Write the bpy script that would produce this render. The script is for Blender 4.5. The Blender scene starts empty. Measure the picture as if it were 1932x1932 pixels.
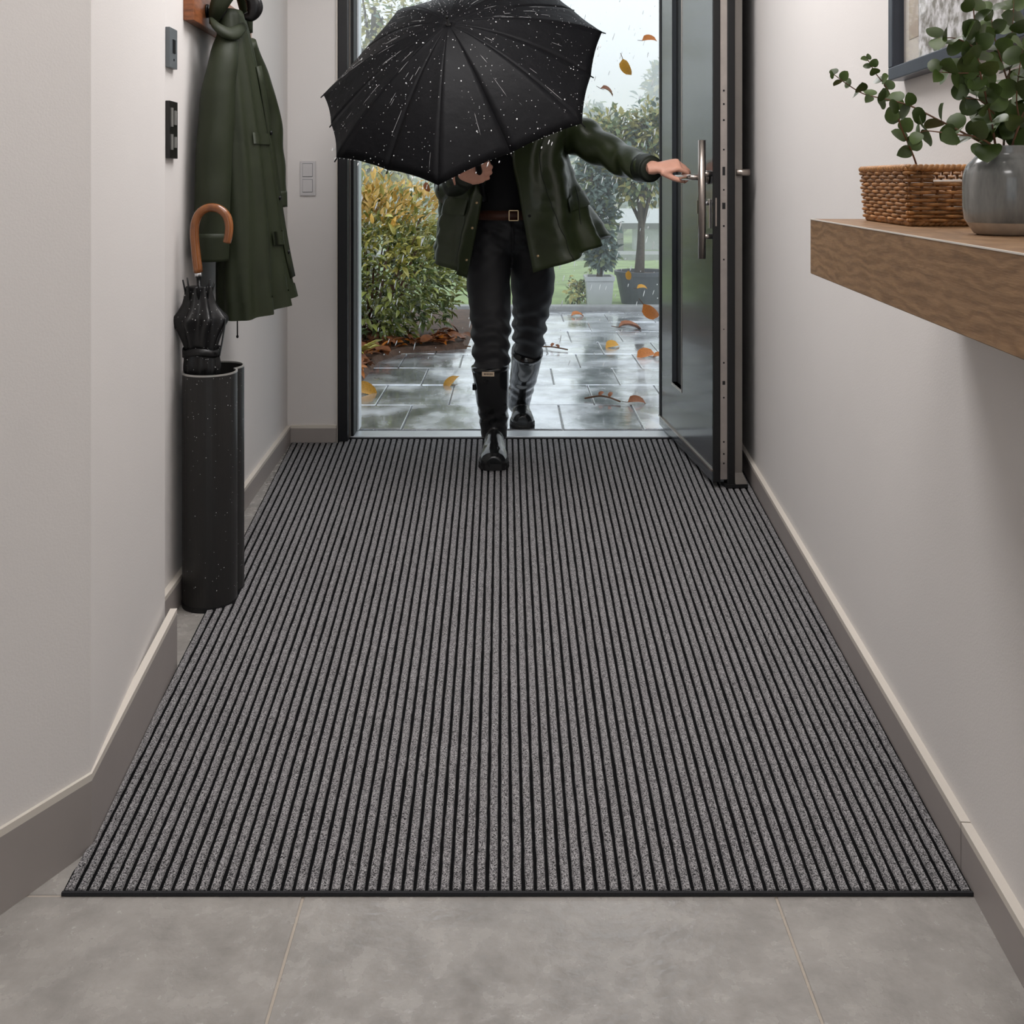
import bpy, bmesh, math, random
from mathutils import Vector as V, Matrix, noise, Euler
random.seed(7)
R = random.random
def U(a, b): return a + (b - a) * R()
S = bpy.context.scene
COL = S.collection
FPX, CX, CY, EYE = 1932.0, 966.0, 343.0, 1.15
def P(px, py, d):
    """point at depth d seen at photo pixel (px, py)"""
    return V(((px - CX) / FPX * d, d, EYE - (py - CY) / FPX * d))

# ------------------------------------------------------------------ camera
cam = bpy.data.cameras.new('camera')
cam.lens = 36; cam.sensor_width = 36; cam.shift_y = -(966 - CY) / FPX
cam.clip_start = .05; cam.clip_end = 300
co = bpy.data.objects.new('camera', cam); COL.objects.link(co)
co.location = (0, 0, EYE); co.rotation_euler = (math.pi / 2, 0, 0)
S.camera = co
# ------------------------------------------------------------------ sky
W = bpy.data.worlds.new('overcast_sky'); S.world = W; W.use_nodes = True
nt = W.node_tree; nt.nodes.clear()
out = nt.nodes.new('ShaderNodeOutputWorld'); bg = nt.nodes.new('ShaderNodeBackground')
tc = nt.nodes.new('ShaderNodeTexCoord'); nz = nt.nodes.new('ShaderNodeTexNoise'); rp = nt.nodes.new('ShaderNodeValToRGB')
nz.inputs['Scale'].default_value = 2.2; nz.inputs['Detail'].default_value = 4
rp.color_ramp.elements[0].position = .3; rp.color_ramp.elements[0].color = (.70, .78, .86, 1)
rp.color_ramp.elements[1].position = .7; rp.color_ramp.elements[1].color = (.88, .92, .95, 1)
nt.links.new(tc.outputs['Generated'], nz.inputs['Vector']); nt.links.new(nz.outputs['Fac'], rp.inputs['Fac'])
nt.links.new(rp.outputs['Color'], bg.inputs['Color']); bg.inputs['Strength'].default_value = 1.5
nt.links.new(bg.outputs[0], out.inputs['Surface'])
# ------------------------------------------------------------------ fill lights added out of view
def area(name, loc, sx, sy, power, col=(1, 1, 1), rot=(0, 0, 0)):
    l = bpy.data.lights.new(name, 'AREA'); l.shape = 'RECTANGLE'; l.size = sx; l.size_y = sy; l.energy = power; l.color = col
    o = bpy.data.objects.new(name, l); COL.objects.link(o); o.location = loc; o.rotation_euler = rot
    return o
CEIL = 2.75
area('added_fill_light', (.0, 2.75, CEIL - .05), 1.1, .9, 29, (.965, .965, 1))  # unseen area lights added to brighten hall and rear room
area('added_fill_light', (.0, 1.15, CEIL - .05), .9, .7, 7, (.97, .965, 1))
area('added_fill_light', (.0, -1.2, CEIL - .05), .8, .8, 16, (.98, .975, 1))
# ------------------------------------------------------------------ exposure
S.view_settings.view_transform = 'Standard'; S.view_settings.look = 'None'
S.view_settings.exposure = 0.0; S.view_settings.gamma = 1.0; S.view_settings.use_curve_mapping = False
S.cycles.use_denoising = True
S.cycles.max_bounces = 8; S.cycles.diffuse_bounces = 5; S.cycles.transparent_max_bounces = 8; S.cycles.volume_bounces = 1
S.cycles.sample_clamp_indirect = 6

# ------------------------------------------------------------------ materials
def lin(c):
    return tuple(((x / 255 / 12.92) if x / 255 <= .04045 else ((x / 255 + .055) / 1.055) ** 2.4) for x in c)
def mat(name, col, rough=.6, metal=0, var=0, vscale=8, col2=None, stretch=None, bump=0, bscale=60, bstretch=None, coat=0, spec=.5,
        trans=0, ior=1.45, alpha=1, emis=None, rvar=0, rscale=6, detail=4, sheen=0, contrast=None, objrand=0, subs=0, bdist=.01):
    m = bpy.data.materials.new(name); m.use_nodes = True
    t = m.node_tree; b = t.nodes['Principled BSDF']; N = t.nodes.new; L = t.links.new
    c = lin(col)
    b.inputs['Base Color'].default_value = (*c, 1); b.inputs['Roughness'].default_value = rough; b.inputs['Metallic'].default_value = metal
    b.inputs['Specular IOR Level'].default_value = spec; b.inputs['Coat Weight'].default_value = coat; b.inputs['Coat Roughness'].default_value = .08
    b.inputs['Transmission Weight'].default_value = trans; b.inputs['IOR'].default_value = ior; b.inputs['Alpha'].default_value = alpha
    b.inputs['Sheen Weight'].default_value = sheen
    if subs: b.inputs['Subsurface Weight'].default_value = subs; b.inputs['Subsurface Radius'].default_value = (.012, .005, .003)
    tcn = N('ShaderNodeTexCoord')
    def coord(st):
        if not st: return tcn.outputs['Object']
        mp = N('ShaderNodeMapping'); mp.inputs['Scale'].default_value = st; L(tcn.outputs['Object'], mp.inputs['Vector']); return mp.outputs['Vector']
    if var or col2:
        n = N('ShaderNodeTexNoise'); n.inputs['Scale'].default_value = vscale; n.inputs['Detail'].default_value = detail; n.inputs['Roughness'].default_value = .6
        L(coord(stretch), n.inputs['Vector'])
        r = N('ShaderNodeValToRGB'); e = r.color_ramp.elements
        lo, hi = contrast or (.3, .7)
        e[0].position = lo; e[1].position = hi
        if col2: a2 = lin(col2); e[0].color = (*a2, 1); e[1].color = (*c, 1)
        else:
            e[0].color = (*[x * (1 - var) for x in c], 1); e[1].color = (*[min(1, x * (1 + var)) for x in c], 1)
        L(n.outputs['Fac'], r.inputs['Fac']); src = r.outputs['Color']
        L(src, b.inputs['Base Color'])
    if objrand:
        oi = N('ShaderNodeObjectInfo'); h = N('ShaderNodeHueSaturation'); mr = N('ShaderNodeMapRange')
        mr.inputs['To Min'].default_value = 1 - objrand; mr.inputs['To Max'].default_value = 1 + objrand
        L(oi.outputs['Random'], mr.inputs['Value']); L(mr.outputs[0], h.inputs['Value'])
        if var or col2: L(src, h.inputs['Color'])
        else: h.inputs['Color'].default_value = (*c, 1)
        L(h.outputs['Color'], b.inputs['Base Color'])
    if rvar:
        n2 = N('ShaderNodeTexNoise'); n2.inputs['Scale'].default_value = rscale; n2.inputs['Detail'].default_value = 5; L(tcn.outputs['Object'], n2.inputs['Vector'])
        mr2 = N('ShaderNodeMapRange'); mr2.inputs['From Min'].default_value = .35; mr2.inputs['From Max'].default_value = .65
        mr2.inputs['To Min'].default_value = max(.02, rough - rvar); mr2.inputs['To Max'].default_value = min(1, rough + rvar)
        L(n2.outputs['Fac'], mr2.inputs['Value']); L(mr2.outputs[0], b.inputs['Roughness'])
    if bump:
        n3 = N('ShaderNodeTexNoise'); n3.inputs['Scale'].default_value = bscale; n3.inputs['Detail'].default_value = 5; L(coord(bstretch), n3.inputs['Vector'])
        bp = N('ShaderNodeBump'); bp.inputs['Strength'].default_value = bump; bp.inputs['Distance'].default_value = bdist; L(n3.outputs['Fac'], bp.inputs['Height'])
        L(bp.outputs['Normal'], b.inputs['Normal'])
    if emis:
        b.inputs['Emission Color'].default_value = (*lin(emis[0]), 1); b.inputs['Emission Strength'].default_value = emis[1]
    return m
M = {}
M['wall'] = mat('wall_paint', (214, 210, 207), .85, var=.02, vscale=1.5, bump=.05, bscale=250)
M['skirt'] = mat('skirting_tile', (150, 143, 139), .5, var=.05, vscale=3)
M['skirt_top'] = mat('skirting_bead', (205, 198, 188), .5)
M['tile'] = mat('stone_tile', (150, 146, 141), .23, var=.3, vscale=12, detail=14, contrast=(.15, .85), rvar=.09, rscale=24, bump=.6, bscale=55, bdist=.003, spec=1)
M['grout'] = mat('grout', (168, 158, 146), .9, var=.06, vscale=60)
M['ceil'] = mat('ceiling_paint', (225, 223, 220), .9, var=.01)
M['rib'] = mat('mat_melange_rib', (196, 193, 194), .95, col2=(15, 15, 16), vscale=520, detail=2.5, contrast=(.39, .64), bump=.9, bscale=700, bdist=.004, spec=.15)
M['matbase'] = mat('mat_black_groove', (12, 12, 13), .95, var=.2, vscale=300, spec=.1)
M['matedge'] = mat('mat_edge_tape', (46, 46, 48), .85, var=.2, vscale=400, spec=.2)
M['black'] = mat('black_powdercoat', (22, 23, 26), .32, var=.05, vscale=20)
M['door'] = mat('anthracite_door', (62, 66, 70), .22, var=.04, vscale=3, coat=.3)
M['doorlt'] = mat('grey_door_edge', (104, 99, 94), .45, var=.05, vscale=10)
M['gasket'] = mat('black_rubber_gasket', (12, 12, 13), .6, var=.1)
M['steel'] = mat('brushed_steel', (176, 166, 158), .28, 1, var=.08, vscale=30, stretch=(40, 40, 1))
M['plate'] = mat('lock_plate_steel', (176, 168, 162), .38, .8, var=.08, vscale=20)
M['alu'] = mat('threshold_aluminium', (214, 220, 224), .3, .3, var=.05, vscale=20)
def thinglass(name, tint, refl):
    m = bpy.data.materials.new(name); m.use_nodes = True; t = m.node_tree; t.nodes.clear()
    o = t.nodes.new('ShaderNodeOutputMaterial'); tr = t.nodes.new('ShaderNodeBsdfTransparent'); g = t.nodes.new('ShaderNodeBsdfGlossy'); mx = t.nodes.new('ShaderNodeMixShader'); f = t.nodes.new('ShaderNodeFresnel')
    tr.inputs['Color'].default_value = (*tint, 1); g.inputs['Roughness'].default_value = .02; f.inputs['IOR'].default_value = refl
    ge = t.nodes.new('ShaderNodeNewGeometry'); sb_ = t.nodes.new('ShaderNodeMath'); sb_.operation = 'SUBTRACT'; sb_.use_clamp = True
    t.links.new(f.outputs[0], sb_.inputs[0]); t.links.new(ge.outputs['Backfacing'], sb_.inputs[1]); t.links.new(sb_.outputs[0], mx.inputs[0]); t.links.new(tr.outputs[0], mx.inputs[1]); t.links.new(g.outputs[0], mx.inputs[2]); t.links.new(mx.outputs[0], o.inputs['Surface']); return m
M['glass'] = thinglass('door_glass', (.86, .95, .94), 1.5)
M['pglass'] = thinglass('picture_glass', (.98, .98, .98), 1.3)
M['oak'] = mat('oak_veneer', (150, 117, 84), .5, col2=(104, 78, 55), vscale=14, stretch=(1, 1.3, 9), detail=8, contrast=(.28, .72), bump=.12, bscale=30, bstretch=(1, 1.5, 16), bdist=.003)
M['raintex'] = mat('umbrella_nylon', (14, 14, 16), .5, var=.15, vscale=18, bump=.5, bscale=20, bdist=.005, spec=.12)
M['raintex'].node_tree.nodes['Principled BSDF'].inputs['Coat Roughness'].default_value = .22
M['foldtex'] = mat('folded_umbrella_nylon', (15, 15, 16), .38, var=.15, vscale=18, bump=.2, bscale=90, bdist=.003)
M['blackmetal'] = mat('black_metal', (14, 14, 15), .3, .4, var=.1)
M['drop'] = mat('water', (255, 255, 255), .04, trans=.35, ior=1.33, spec=1)
M['coatgreen'] = mat('olive_waxed_cotton', (34, 40, 23), .58, var=.14, vscale=9, bump=.3, bscale=12, bdist=.01, spec=.35)
M['jacket'] = mat('dark_olive_rain_jacket', (48, 56, 34), .36, var=.18, vscale=8, bump=.3, bscale=16, bdist=.006)
M['cuff'] = mat('dark_green_cuff', (30, 36, 26), .6, var=.1)
M['trouser'] = mat('black_trouser_cloth', (27, 27, 30), .62, var=.14, vscale=12, bump=.2, bscale=300, bdist=.001)
M['shirt'] = mat('black_jersey', (13, 13, 16), .8, var=.1, vscale=12)
M['belt'] = mat('brown_belt_leather', (66, 36, 24), .5, var=.2, vscale=30)
M['brass'] = mat('pale_brass', (206, 178, 138), .3, .8, var=.05)
M['boot'] = mat('black_boot_rubber', (20, 21, 22), .2, var=.08, vscale=12, rvar=.08, rscale=9, coat=.2)
M['sole'] = mat('boot_sole_rubber', (14, 13, 14), .6, var=.1)
M['badge'] = mat('cream_boot_badge', (206, 186, 160), .5, var=.05)
M['ink'] = mat('dark_print', (60, 45, 38), .7, var=.05)
M['skin'] = mat('skin', (214, 160, 138), .5, var=.05, vscale=30, subs=.1, bump=.08, bscale=150, bdist=.002)
M['hair'] = mat('dark_brown_hair', (48, 36, 28), .5, var=.25, vscale=40, stretch=(4, 4, .5))
M['eye'] = mat('eye_white', (225, 222, 218), .2, var=.02)
M['iris'] = mat('eye_iris', (60, 48, 36), .2, var=.05)
M['lip'] = mat('lip', (176, 104, 96), .5, var=.05)
M['stand'] = mat('black_satin_metal', (34, 33, 32), .38, var=.08, vscale=5, rvar=.05)
M['cane'] = mat('honey_cane_handle', (146, 88, 40), .25, col2=(96, 52, 22), vscale=24, stretch=(1, 1, .35), coat=.5, contrast=(.3, .75))
M['chrome'] = mat('chrome', (220, 220, 222), .12, 1, var=.03)
M['walnut'] = mat('walnut_rail', (146, 88, 52), .4, col2=(98, 56, 32), vscale=20, stretch=(1, 1, 6), contrast=(.3, .7))
M['switchw'] = mat('grey_switch_plastic', (196, 193, 193), .45, var=.02)
M['panelgrey'] = mat('intercom_grey', (96, 102, 105), .4, var=.05)
M['panelblk'] = mat('black_glass_panel', (26, 25, 24), .25, var=.05)
M['silver'] = mat('satin_silver', (190, 188, 184), .35, .7, var=.05)
M['vase'] = mat('grey_glaze', (140, 141, 138), .22, var=.22, vscale=40, stretch=(1, 1, .25), col2=(92, 94, 92), coat=.4, contrast=(.3, .72))
M['vasefoot'] = mat('raw_clay', (172, 156, 138), .7, var=.12, vscale=60)
M['wicker'] = mat('rattan', (150, 106, 62), .45, var=.45, vscale=70, objrand=.3, coat=.1)
M['wickerd'] = mat('rattan_stake', (124, 82, 46), .45, var=.25, vscale=60, objrand=.2)
M['cloth'] = mat('grey_linen', (184, 176, 168), .85, var=.1, vscale=60, bump=.2, bscale=300, bdist=.002)
M['euc'] = mat('eucalyptus_leaf', (66, 84, 38), .42, var=.25, vscale=40, objrand=.35)
M['eucstem'] = mat('eucalyptus_stem', (110, 78, 58), .6, var=.2, vscale=60)
M['frame'] = mat('blue_black_picture_frame', (56, 62, 72), .35, var=.06, vscale=30)
M['mount'] = mat('picture_mount', (206, 200, 192), .8, var=.03)
M['artbeige'] = mat('beige_print', (184, 172, 158), .8, var=.08, vscale=60)
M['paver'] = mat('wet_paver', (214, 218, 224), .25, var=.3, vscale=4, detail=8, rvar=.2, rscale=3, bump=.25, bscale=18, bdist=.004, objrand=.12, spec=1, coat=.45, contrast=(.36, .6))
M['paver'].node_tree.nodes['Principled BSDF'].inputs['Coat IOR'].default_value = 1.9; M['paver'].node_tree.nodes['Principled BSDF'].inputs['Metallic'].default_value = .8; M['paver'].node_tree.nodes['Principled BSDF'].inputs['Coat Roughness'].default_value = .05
M['pavejoint'] = mat('wet_sand_joint', (96, 96, 98), .25, var=.2, vscale=30)
M['kerb'] = mat('grey_stone_kerb', (150, 152, 152), .5, var=.15, vscale=12)
M['lawn'] = mat('lawn', (150, 172, 116), .9, var=.3, vscale=3, bump=.5, bscale=60, bdist=.03)
M['soil'] = mat('wet_soil', (84, 62, 48), .7, var=.4, vscale=18, bump=.6, bscale=40, bdist=.02)
M['bark'] = mat('grey_brown_bark', (92, 82, 70), .85, var=.3, vscale=12, stretch=(1, 1, .3), bump=.6, bscale=30, bdist=.02)
M['twig'] = mat('brown_twig', (92, 66, 46), .7, var=.25)
def leafmat(n, c, r=.3, v=.3): return mat(n, c, r, var=v, vscale=14, objrand=.25, spec=.8)
M['lf_green'] = leafmat('shrub_leaf_green', (142, 150, 78), .16)
M['lf_dark'] = leafmat('shrub_leaf_dark', (96, 114, 64), .16)
M['lf_yellow'] = leafmat('shrub_leaf_yellow', (226, 186, 92))
M['lf_lime'] = leafmat('shrub_leaf_lime', (186, 180, 94), .18)
M['lf_orange'] = mat('autumn_leaf_orange', (180, 106, 36), .45, var=.3, vscale=25, objrand=.15)
M['lf_amber'] = mat('autumn_leaf_amber', (196, 144, 48), .45, var=.3, vscale=25, objrand=.15)
M['lf_rust'] = mat('autumn_leaf_rust', (128, 76, 42), .5, var=.35, vscale=25, objrand=.3)
M['far1'] = leafmat('far_foliage_green', (122, 138, 92), .7)
M['far2'] = leafmat('far_foliage_olive', (170, 164, 98), .7)
M['far3'] = leafmat('far_foliage_blue_green', (112, 132, 124), .7)
M['planter'] = mat('pale_planter', (186, 190, 192), .5, var=.08, vscale=10)
M['planterd'] = mat('dark_planter', (84, 88, 94), .5, var=.12, vscale=10)
M['shedroof'] = mat('pale_pavilion_roof', (200, 206, 208), .5, var=.05)
M['shedwood'] = mat('dark_pavilion_timber', (78, 74, 72), .7, var=.15, vscale=20)
M['fill_glow'] = mat('fill_light_glow', (255, 250, 244), .5, emis=((255, 246, 236), 3.0))  # glowing panel for the added ceiling fixtures

def oakmat():
    m = M['oak']; t = m.node_tree; N = t.nodes.new; L = t.links.new; b = t.nodes['Principled BSDF']
    tcn = N('ShaderNodeTexCoord'); mp = N('ShaderNodeMapping'); mp.inputs['Scale'].default_value = (1, .3, 1); L(tcn.outputs['Object'], mp.inputs['Vector'])
    w = N('ShaderNodeTexWave'); w.bands_direction = 'Z'; w.inputs['Scale'].default_value = 22; w.inputs['Distortion'].default_value = 14; w.inputs['Detail'].default_value = 4; w.inputs['Detail Scale'].default_value = 1.1; w.inputs['Detail Roughness'].default_value = .55
    L(mp.outputs[0], w.inputs['Vector']); r = N('ShaderNodeValToRGB'); r.color_ramp.elements[0].color = (*lin((116, 88, 62)), 1); r.color_ramp.elements[1].color = (*lin((156, 124, 92)), 1)
    r.color_ramp.elements[0].position = .1; r.color_ramp.elements[1].position = .9
    old = b.inputs['Base Color'].links[0].from_socket; mx = N('ShaderNodeMix'); mx.data_type = 'RGBA'; mx.inputs[0].default_value = .42
    L(w.outputs['Fac'], r.inputs['Fac']); L(old, mx.inputs[6]); L(r.outputs[0], mx.inputs[7]); L(mx.outputs[2], b.inputs['Base Color'])
oakmat()

# ------------------------------------------------------------------ object helpers
def meta(o, label=None, cat=None, group=None, kind=None):
    if label: o['label'] = label
    if cat: o['category'] = cat
    if group: o['group'] = group
    if kind: o['kind'] = kind
    return o
def attach(o, parent):
    if parent is not None:
        o.parent = parent
        pl = V(parent.get('_loc', (0, 0, 0))) if parent.type == 'EMPTY' else V((0, 0, 0))
        p = parent
        base = V((0, 0, 0))
        if p.type == 'EMPTY': base = p.location.copy()
        else:
            while p.parent is not None: p = p.parent
            base = V((0, 0, 0))
        o.matrix_parent_inverse = Matrix.Translation(-base)
def thing(name, label, cat, loc, group=None, kind=None):
    o = bpy.data.objects.new(name, None); COL.objects.link(o); o.location = loc; o.empty_display_size = .05
    return meta(o, label, cat, group, kind)
def linkmesh(name, me, material=None, parent=None, smooth=False):
    if material is not None:
        for m in (material if isinstance(material, (list, tuple)) else [material]): me.materials.append(m)
    if smooth: me.shade_smooth()
    o = bpy.data.objects.new(name, me); COL.objects.link(o); attach(o, parent)
    return o
def obj(name, bm, material=None, parent=None, smooth=False, keepnormals=False):
    if not keepnormals: bmesh.ops.recalc_face_normals(bm, faces=bm.faces)
    me = bpy.data.meshes.new(name); bm.to_mesh(me); bm.free()
    return linkmesh(name, me, material, parent, smooth)
def BM(): return bmesh.new()
def hexa(bm, p8):
    """eight corners: bottom ring 0-3, top ring 4-7"""
    v = [bm.verts.new(p) for p in p8]
    for f in ((3, 2, 1, 0), (4, 5, 6, 7), (0, 1, 5, 4), (1, 2, 6, 5), (2, 3, 7, 6), (3, 0, 4, 7)): bm.faces.new([v[i] for i in f])
    return v
def box(bm, x0, x1, y0, y1, z0, z1):
    return hexa(bm, [(x0, y0, z0), (x1, y0, z0), (x1, y1, z0), (x0, y1, z0), (x0, y0, z1), (x1, y0, z1), (x1, y1, z1), (x0, y1, z1)])
def bevel(bm, w, seg=2):
    bmesh.ops.recalc_face_normals(bm, faces=bm.faces)
    bmesh.ops.bevel(bm, geom=list(bm.edges), offset=w, segments=seg, profile=.6, affect='EDGES', clamp_overlap=True)
    return bm
def wallstrip(bm, pts, th, z0, z1):
    """vertical slab following plan points, thickness th to the left of the path; z may be a list"""
    n = len(pts); zz0 = z0 if isinstance(z0, (list, tuple)) else [z0] * n; zz1 = z1 if isinstance(z1, (list, tuple)) else [z1] * n
    outp = []
    for i in range(n):
        d1 = (V(pts[i]) - V(pts[i - 1])).normalized() if i > 0 else None
        d2 = (V(pts[i + 1]) - V(pts[i])).normalized() if i < n - 1 else None
        n1 = V((-d1.y, d1.x)) if d1 else None; n2 = V((-d2.y, d2.x)) if d2 else None
        if n1 and n2:
            m = (n1 + n2).normalized(); m = m / max(.3, m.dot(n1))
        else: m = n1 or n2
        outp.append(V(pts[i]) + m * th)
    rings = []
    for i in range(n):
        a, b = pts[i], outp[i]
        rings.append([bm.verts.new((a[0], a[1], zz0[i])), bm.verts.new((a[0], a[1], zz1[i])), bm.verts.new((b[0], b[1], zz1[i])), bm.verts.new((b[0], b[1], zz0[i]))])
    for i in range(n - 1):
        for k in range(4): bm.faces.new([rings[i][k], rings[i][(k + 1) % 4], rings[i + 1][(k + 1) % 4], rings[i + 1][k]])
    bm.faces.new(rings[0]); bm.faces.new(rings[-1])
def cr(pts, n):
    """Catmull-Rom through points, n samples per span"""
    pts = [V(p) for p in pts]; o = []
    for i in range(len(pts) - 1):
        p1, p2 = pts[i], pts[i + 1]
        p0 = pts[i - 1] if i > 0 else p1 * 2 - p2
        p3 = pts[i + 2] if i + 2 < len(pts) else p2 * 2 - p1
        for k in range(n):
            t = k / n
            o.append(.5 * ((2 * p1) + (p2 - p0) * t + (2 * p0 - 5 * p1 + 4 * p2 - p3) * t * t + (3 * p1 - p0 - 3 * p2 + p3) * t ** 3))
    o.append(pts[-1].copy()); return o
def crs(vals, n): return [v.x for v in cr([V((a, 0, 0)) for a in vals], n)]
def tube(bm, pts, rad, seg=12, cap=True, flat=1.0, ref=None, fn=None):
    pts = [V(p) for p in pts]; n = len(pts)
    if not isinstance(rad, (list, tuple)): rad = [rad] * n
    t0 = (pts[1] - pts[0]).normalized()
    up = V(ref) if ref else (V((0, 0, 1)) if abs(t0.z) < .9 else V((1, 0, 0)))
    u = (up - t0 * up.dot(t0)).normalized(); rings = []
    for i in range(n):
        t = (pts[min(i + 1, n - 1)] - pts[max(i - 1, 0)]).normalized()
        u = (u - t * u.dot(t)).normalized(); w = t.cross(u)
        ring = []
        for k in range(seg):
            a = 2 * math.pi * k / seg
            r = rad[i] * (fn(i / (n - 1), a) if fn else 1)
            ring.append(bm.verts.new(pts[i] + u * math.cos(a) * r * flat + w * math.sin(a) * r))
        rings.append(ring)
    for i in range(n - 1):
        for k in range(seg): bm.faces.new([rings[i][k], rings[i][(k + 1) % seg], rings[i + 1][(k + 1) % seg], rings[i + 1][k]])
    if cap: bm.faces.new(rings[0][::-1]); bm.faces.new(rings[-1])
    return rings
def loft(bm, rings, closed=True, cap0=True, cap1=True):
    rr = [[bm.verts.new(p) for p in r] for r in rings]; n = len(rr[0])
    for i in range(len(rr) - 1):
        for k in range(n if closed else n - 1):
            bm.faces.new([rr[i][k], rr[i][(k + 1) % n], rr[i + 1][(k + 1) % n], rr[i + 1][k]])
    if closed and cap0: bm.faces.new(rr[0][::-1])
    if closed and cap1: bm.faces.new(rr[-1])
    return rr
def lathe(bm, prof, c, seg=32, cap0=True, cap1=True):
    return loft(bm, [[(c[0] + r * math.cos(2 * math.pi * k / seg), c[1] + r * math.sin(2 * math.pi * k / seg), c[2] + z) for k in range(seg)] for r, z in prof], True, cap0, cap1)
def ell(bm, c, r, rot=None, seg=16):
    m = Matrix.Translation(V(c)) @ ((rot.to_4x4() if rot else Matrix.Identity(4))) @ Matrix.Diagonal((*r, 1))
    bmesh.ops.create_uvsphere(bm, u_segments=seg, v_segments=max(6, seg * 2 // 3), radius=1, matrix=m)
def baked(o):
    """evaluate the object's modifiers into a plain mesh"""
    bpy.context.view_layer.update()
    dg = bpy.context.evaluated_depsgraph_get()
    me = bpy.data.meshes.new_from_object(o.evaluated_get(dg)); o.modifiers.clear(); old = o.data; o.data = me; bpy.data.meshes.remove(old)
    return o
def unify(name, bm, voxel, material, parent, smooth=4, disp=None):
    """fuse overlapping closed shapes into one continuous skin"""
    o = obj(name, bm, None, None)
    md = o.modifiers.new('r', 'REMESH'); md.mode = 'VOXEL'; md.voxel_size = voxel
    if smooth: s = o.modifiers.new('s', 'SMOOTH'); s.iterations = smooth; s.factor = .5
    baked(o)
    if disp:
        me = o.data; nn = [v.normal.copy() for v in me.vertices]
        for v, n in zip(me.vertices, nn): v.co += n * disp(v.co)
    o.data.materials.clear(); o.data.materials.append(material); o.data.shade_smooth(); attach(o, parent)
    return o
def solid(o, th):
    md = o.modifiers.new('t', 'SOLIDIFY'); md.thickness = th; md.offset = -1; baked(o); o.data.shade_smooth(); return o
def fr(p, f=1.0): return noise.noise(V(p) * f)
def copyo(o, m=None, parent=None):
    c = o.copy(); COL.objects.link(c)
    if parent is not None: c.parent = parent
    if m is not None: c.matrix_basis = m
    return c
LEAFM = {}
def leafmesh(name, ln, w, cup, material, tip=1.0, n=4):
    """a folded leaf blade, lens-shaped, stalk at origin, growing along +Y"""
    bm = BM(); L, C, Rr = [], [], []
    for i in range(n + 1):
        t = i / n; ww = w * .5 * math.sin(math.pi * (t ** .8)) ** (.8 if tip >= 1 else .5) if 0 < t < 1 else 0.0
        z = cup * math.sin(math.pi * t) * .4 - cup * t * t * .8
        C.append(bm.verts.new((0, ln * t, z)))
        if 0 < i < n: L.append(bm.verts.new((-ww, ln * t, z + cup * .5))); Rr.append(bm.verts.new((ww, ln * t, z + cup * .5)))
    for side, sg in ((L, 1), (Rr, -1)):
        def f(a): bm.faces.new(a if sg > 0 else a[::-1])
        f([C[0], C[1], side[0]])
        for i in range(1, n - 1): f([C[i], C[i + 1], side[i], side[i - 1]])
        f([C[n - 1], C[n], side[n - 2]])
    me = bpy.data.meshes.new(name); bm.to_mesh(me); bm.free(); me.shade_smooth()
    me.materials.append(material); return me
def orient(p, fwd, up, s=1.0):
    f = V(fwd).normalized(); u = V(up); u = (u - f * u.dot(f))
    u = u.normalized() if u.length > 1e-4 else f.orthogonal().normalized()
    x = f.cross(u)
    return Matrix(((x.x * s, f.x * s, u.x * s, p[0]), (x.y * s, f.y * s, u.y * s, p[1]), (x.z * s, f.z * s, u.z * s, p[2]), (0, 0, 0, 1)))
def leafcloud(name, meshes, mats4, parent):
    """many leaves fused into one mesh; mats4 = list of (matrix, index of template)"""
    vs, fs, mi = [], [], []; mlist = [m.materials[0] for m in meshes]
    tpl = [([v.co.copy() for v in m.vertices], [tuple(p.vertices) for p in m.polygons]) for m in meshes]
    for mx, k in mats4:
        b = len(vs); tv, tf = tpl[k]
        vs.extend([mx @ c for c in tv]); fs.extend([tuple(i + b for i in f) for f in tf]); mi.extend([k] * len(tf))
    me = bpy.data.meshes.new(name); me.from_pydata([tuple(v) for v in vs], [], fs)
    for m in mlist: me.materials.append(m)
    me.polygons.foreach_set('material_index', mi); me.update()
    o = linkmesh(name, me, None, parent, True); o['kind'] = 'stuff'; return o
def struct(name, bm, m, parent=None, smooth=False):
    o = obj(name, bm, m, parent, smooth)
    if parent is None: o['kind'] = 'structure'
    return o

# ================================================================== ROOM SHELL
def wallX(d): return .6245 + .0718 * d            # right wall, face of its baseboard
def wall3X(d): return -.971 + .042 * (4.49 - d)   # recessed left wall, face of its baseboard
bm = BM(); box(bm, -2.7, 2.7, -3.1, 4.62, -.12, -.0015); floor = struct('floor', bm, M['grout'])
TW = .7605
xs = [-.336 + TW * k for k in range(-3, 5)]; ys = [1.65 + TW * k for k in range(-4, 5)]
for i in range(len(xs) - 1):
    for j in range(len(ys) - 1):
        y1 = min(ys[j + 1], 4.6)
        bm = BM(); box(bm, xs[i] + .002, xs[i + 1] - .002, ys[j] + .002, y1 - .002, -.03, 0); bevel(bm, .0012, 1)
        obj('tile', bm, M['tile'], floor)
bm = BM(); box(bm, -2.7, 2.7, -3.1, 4.76, CEIL, CEIL + .1); struct('ceiling', bm, M['ceil'])
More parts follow.
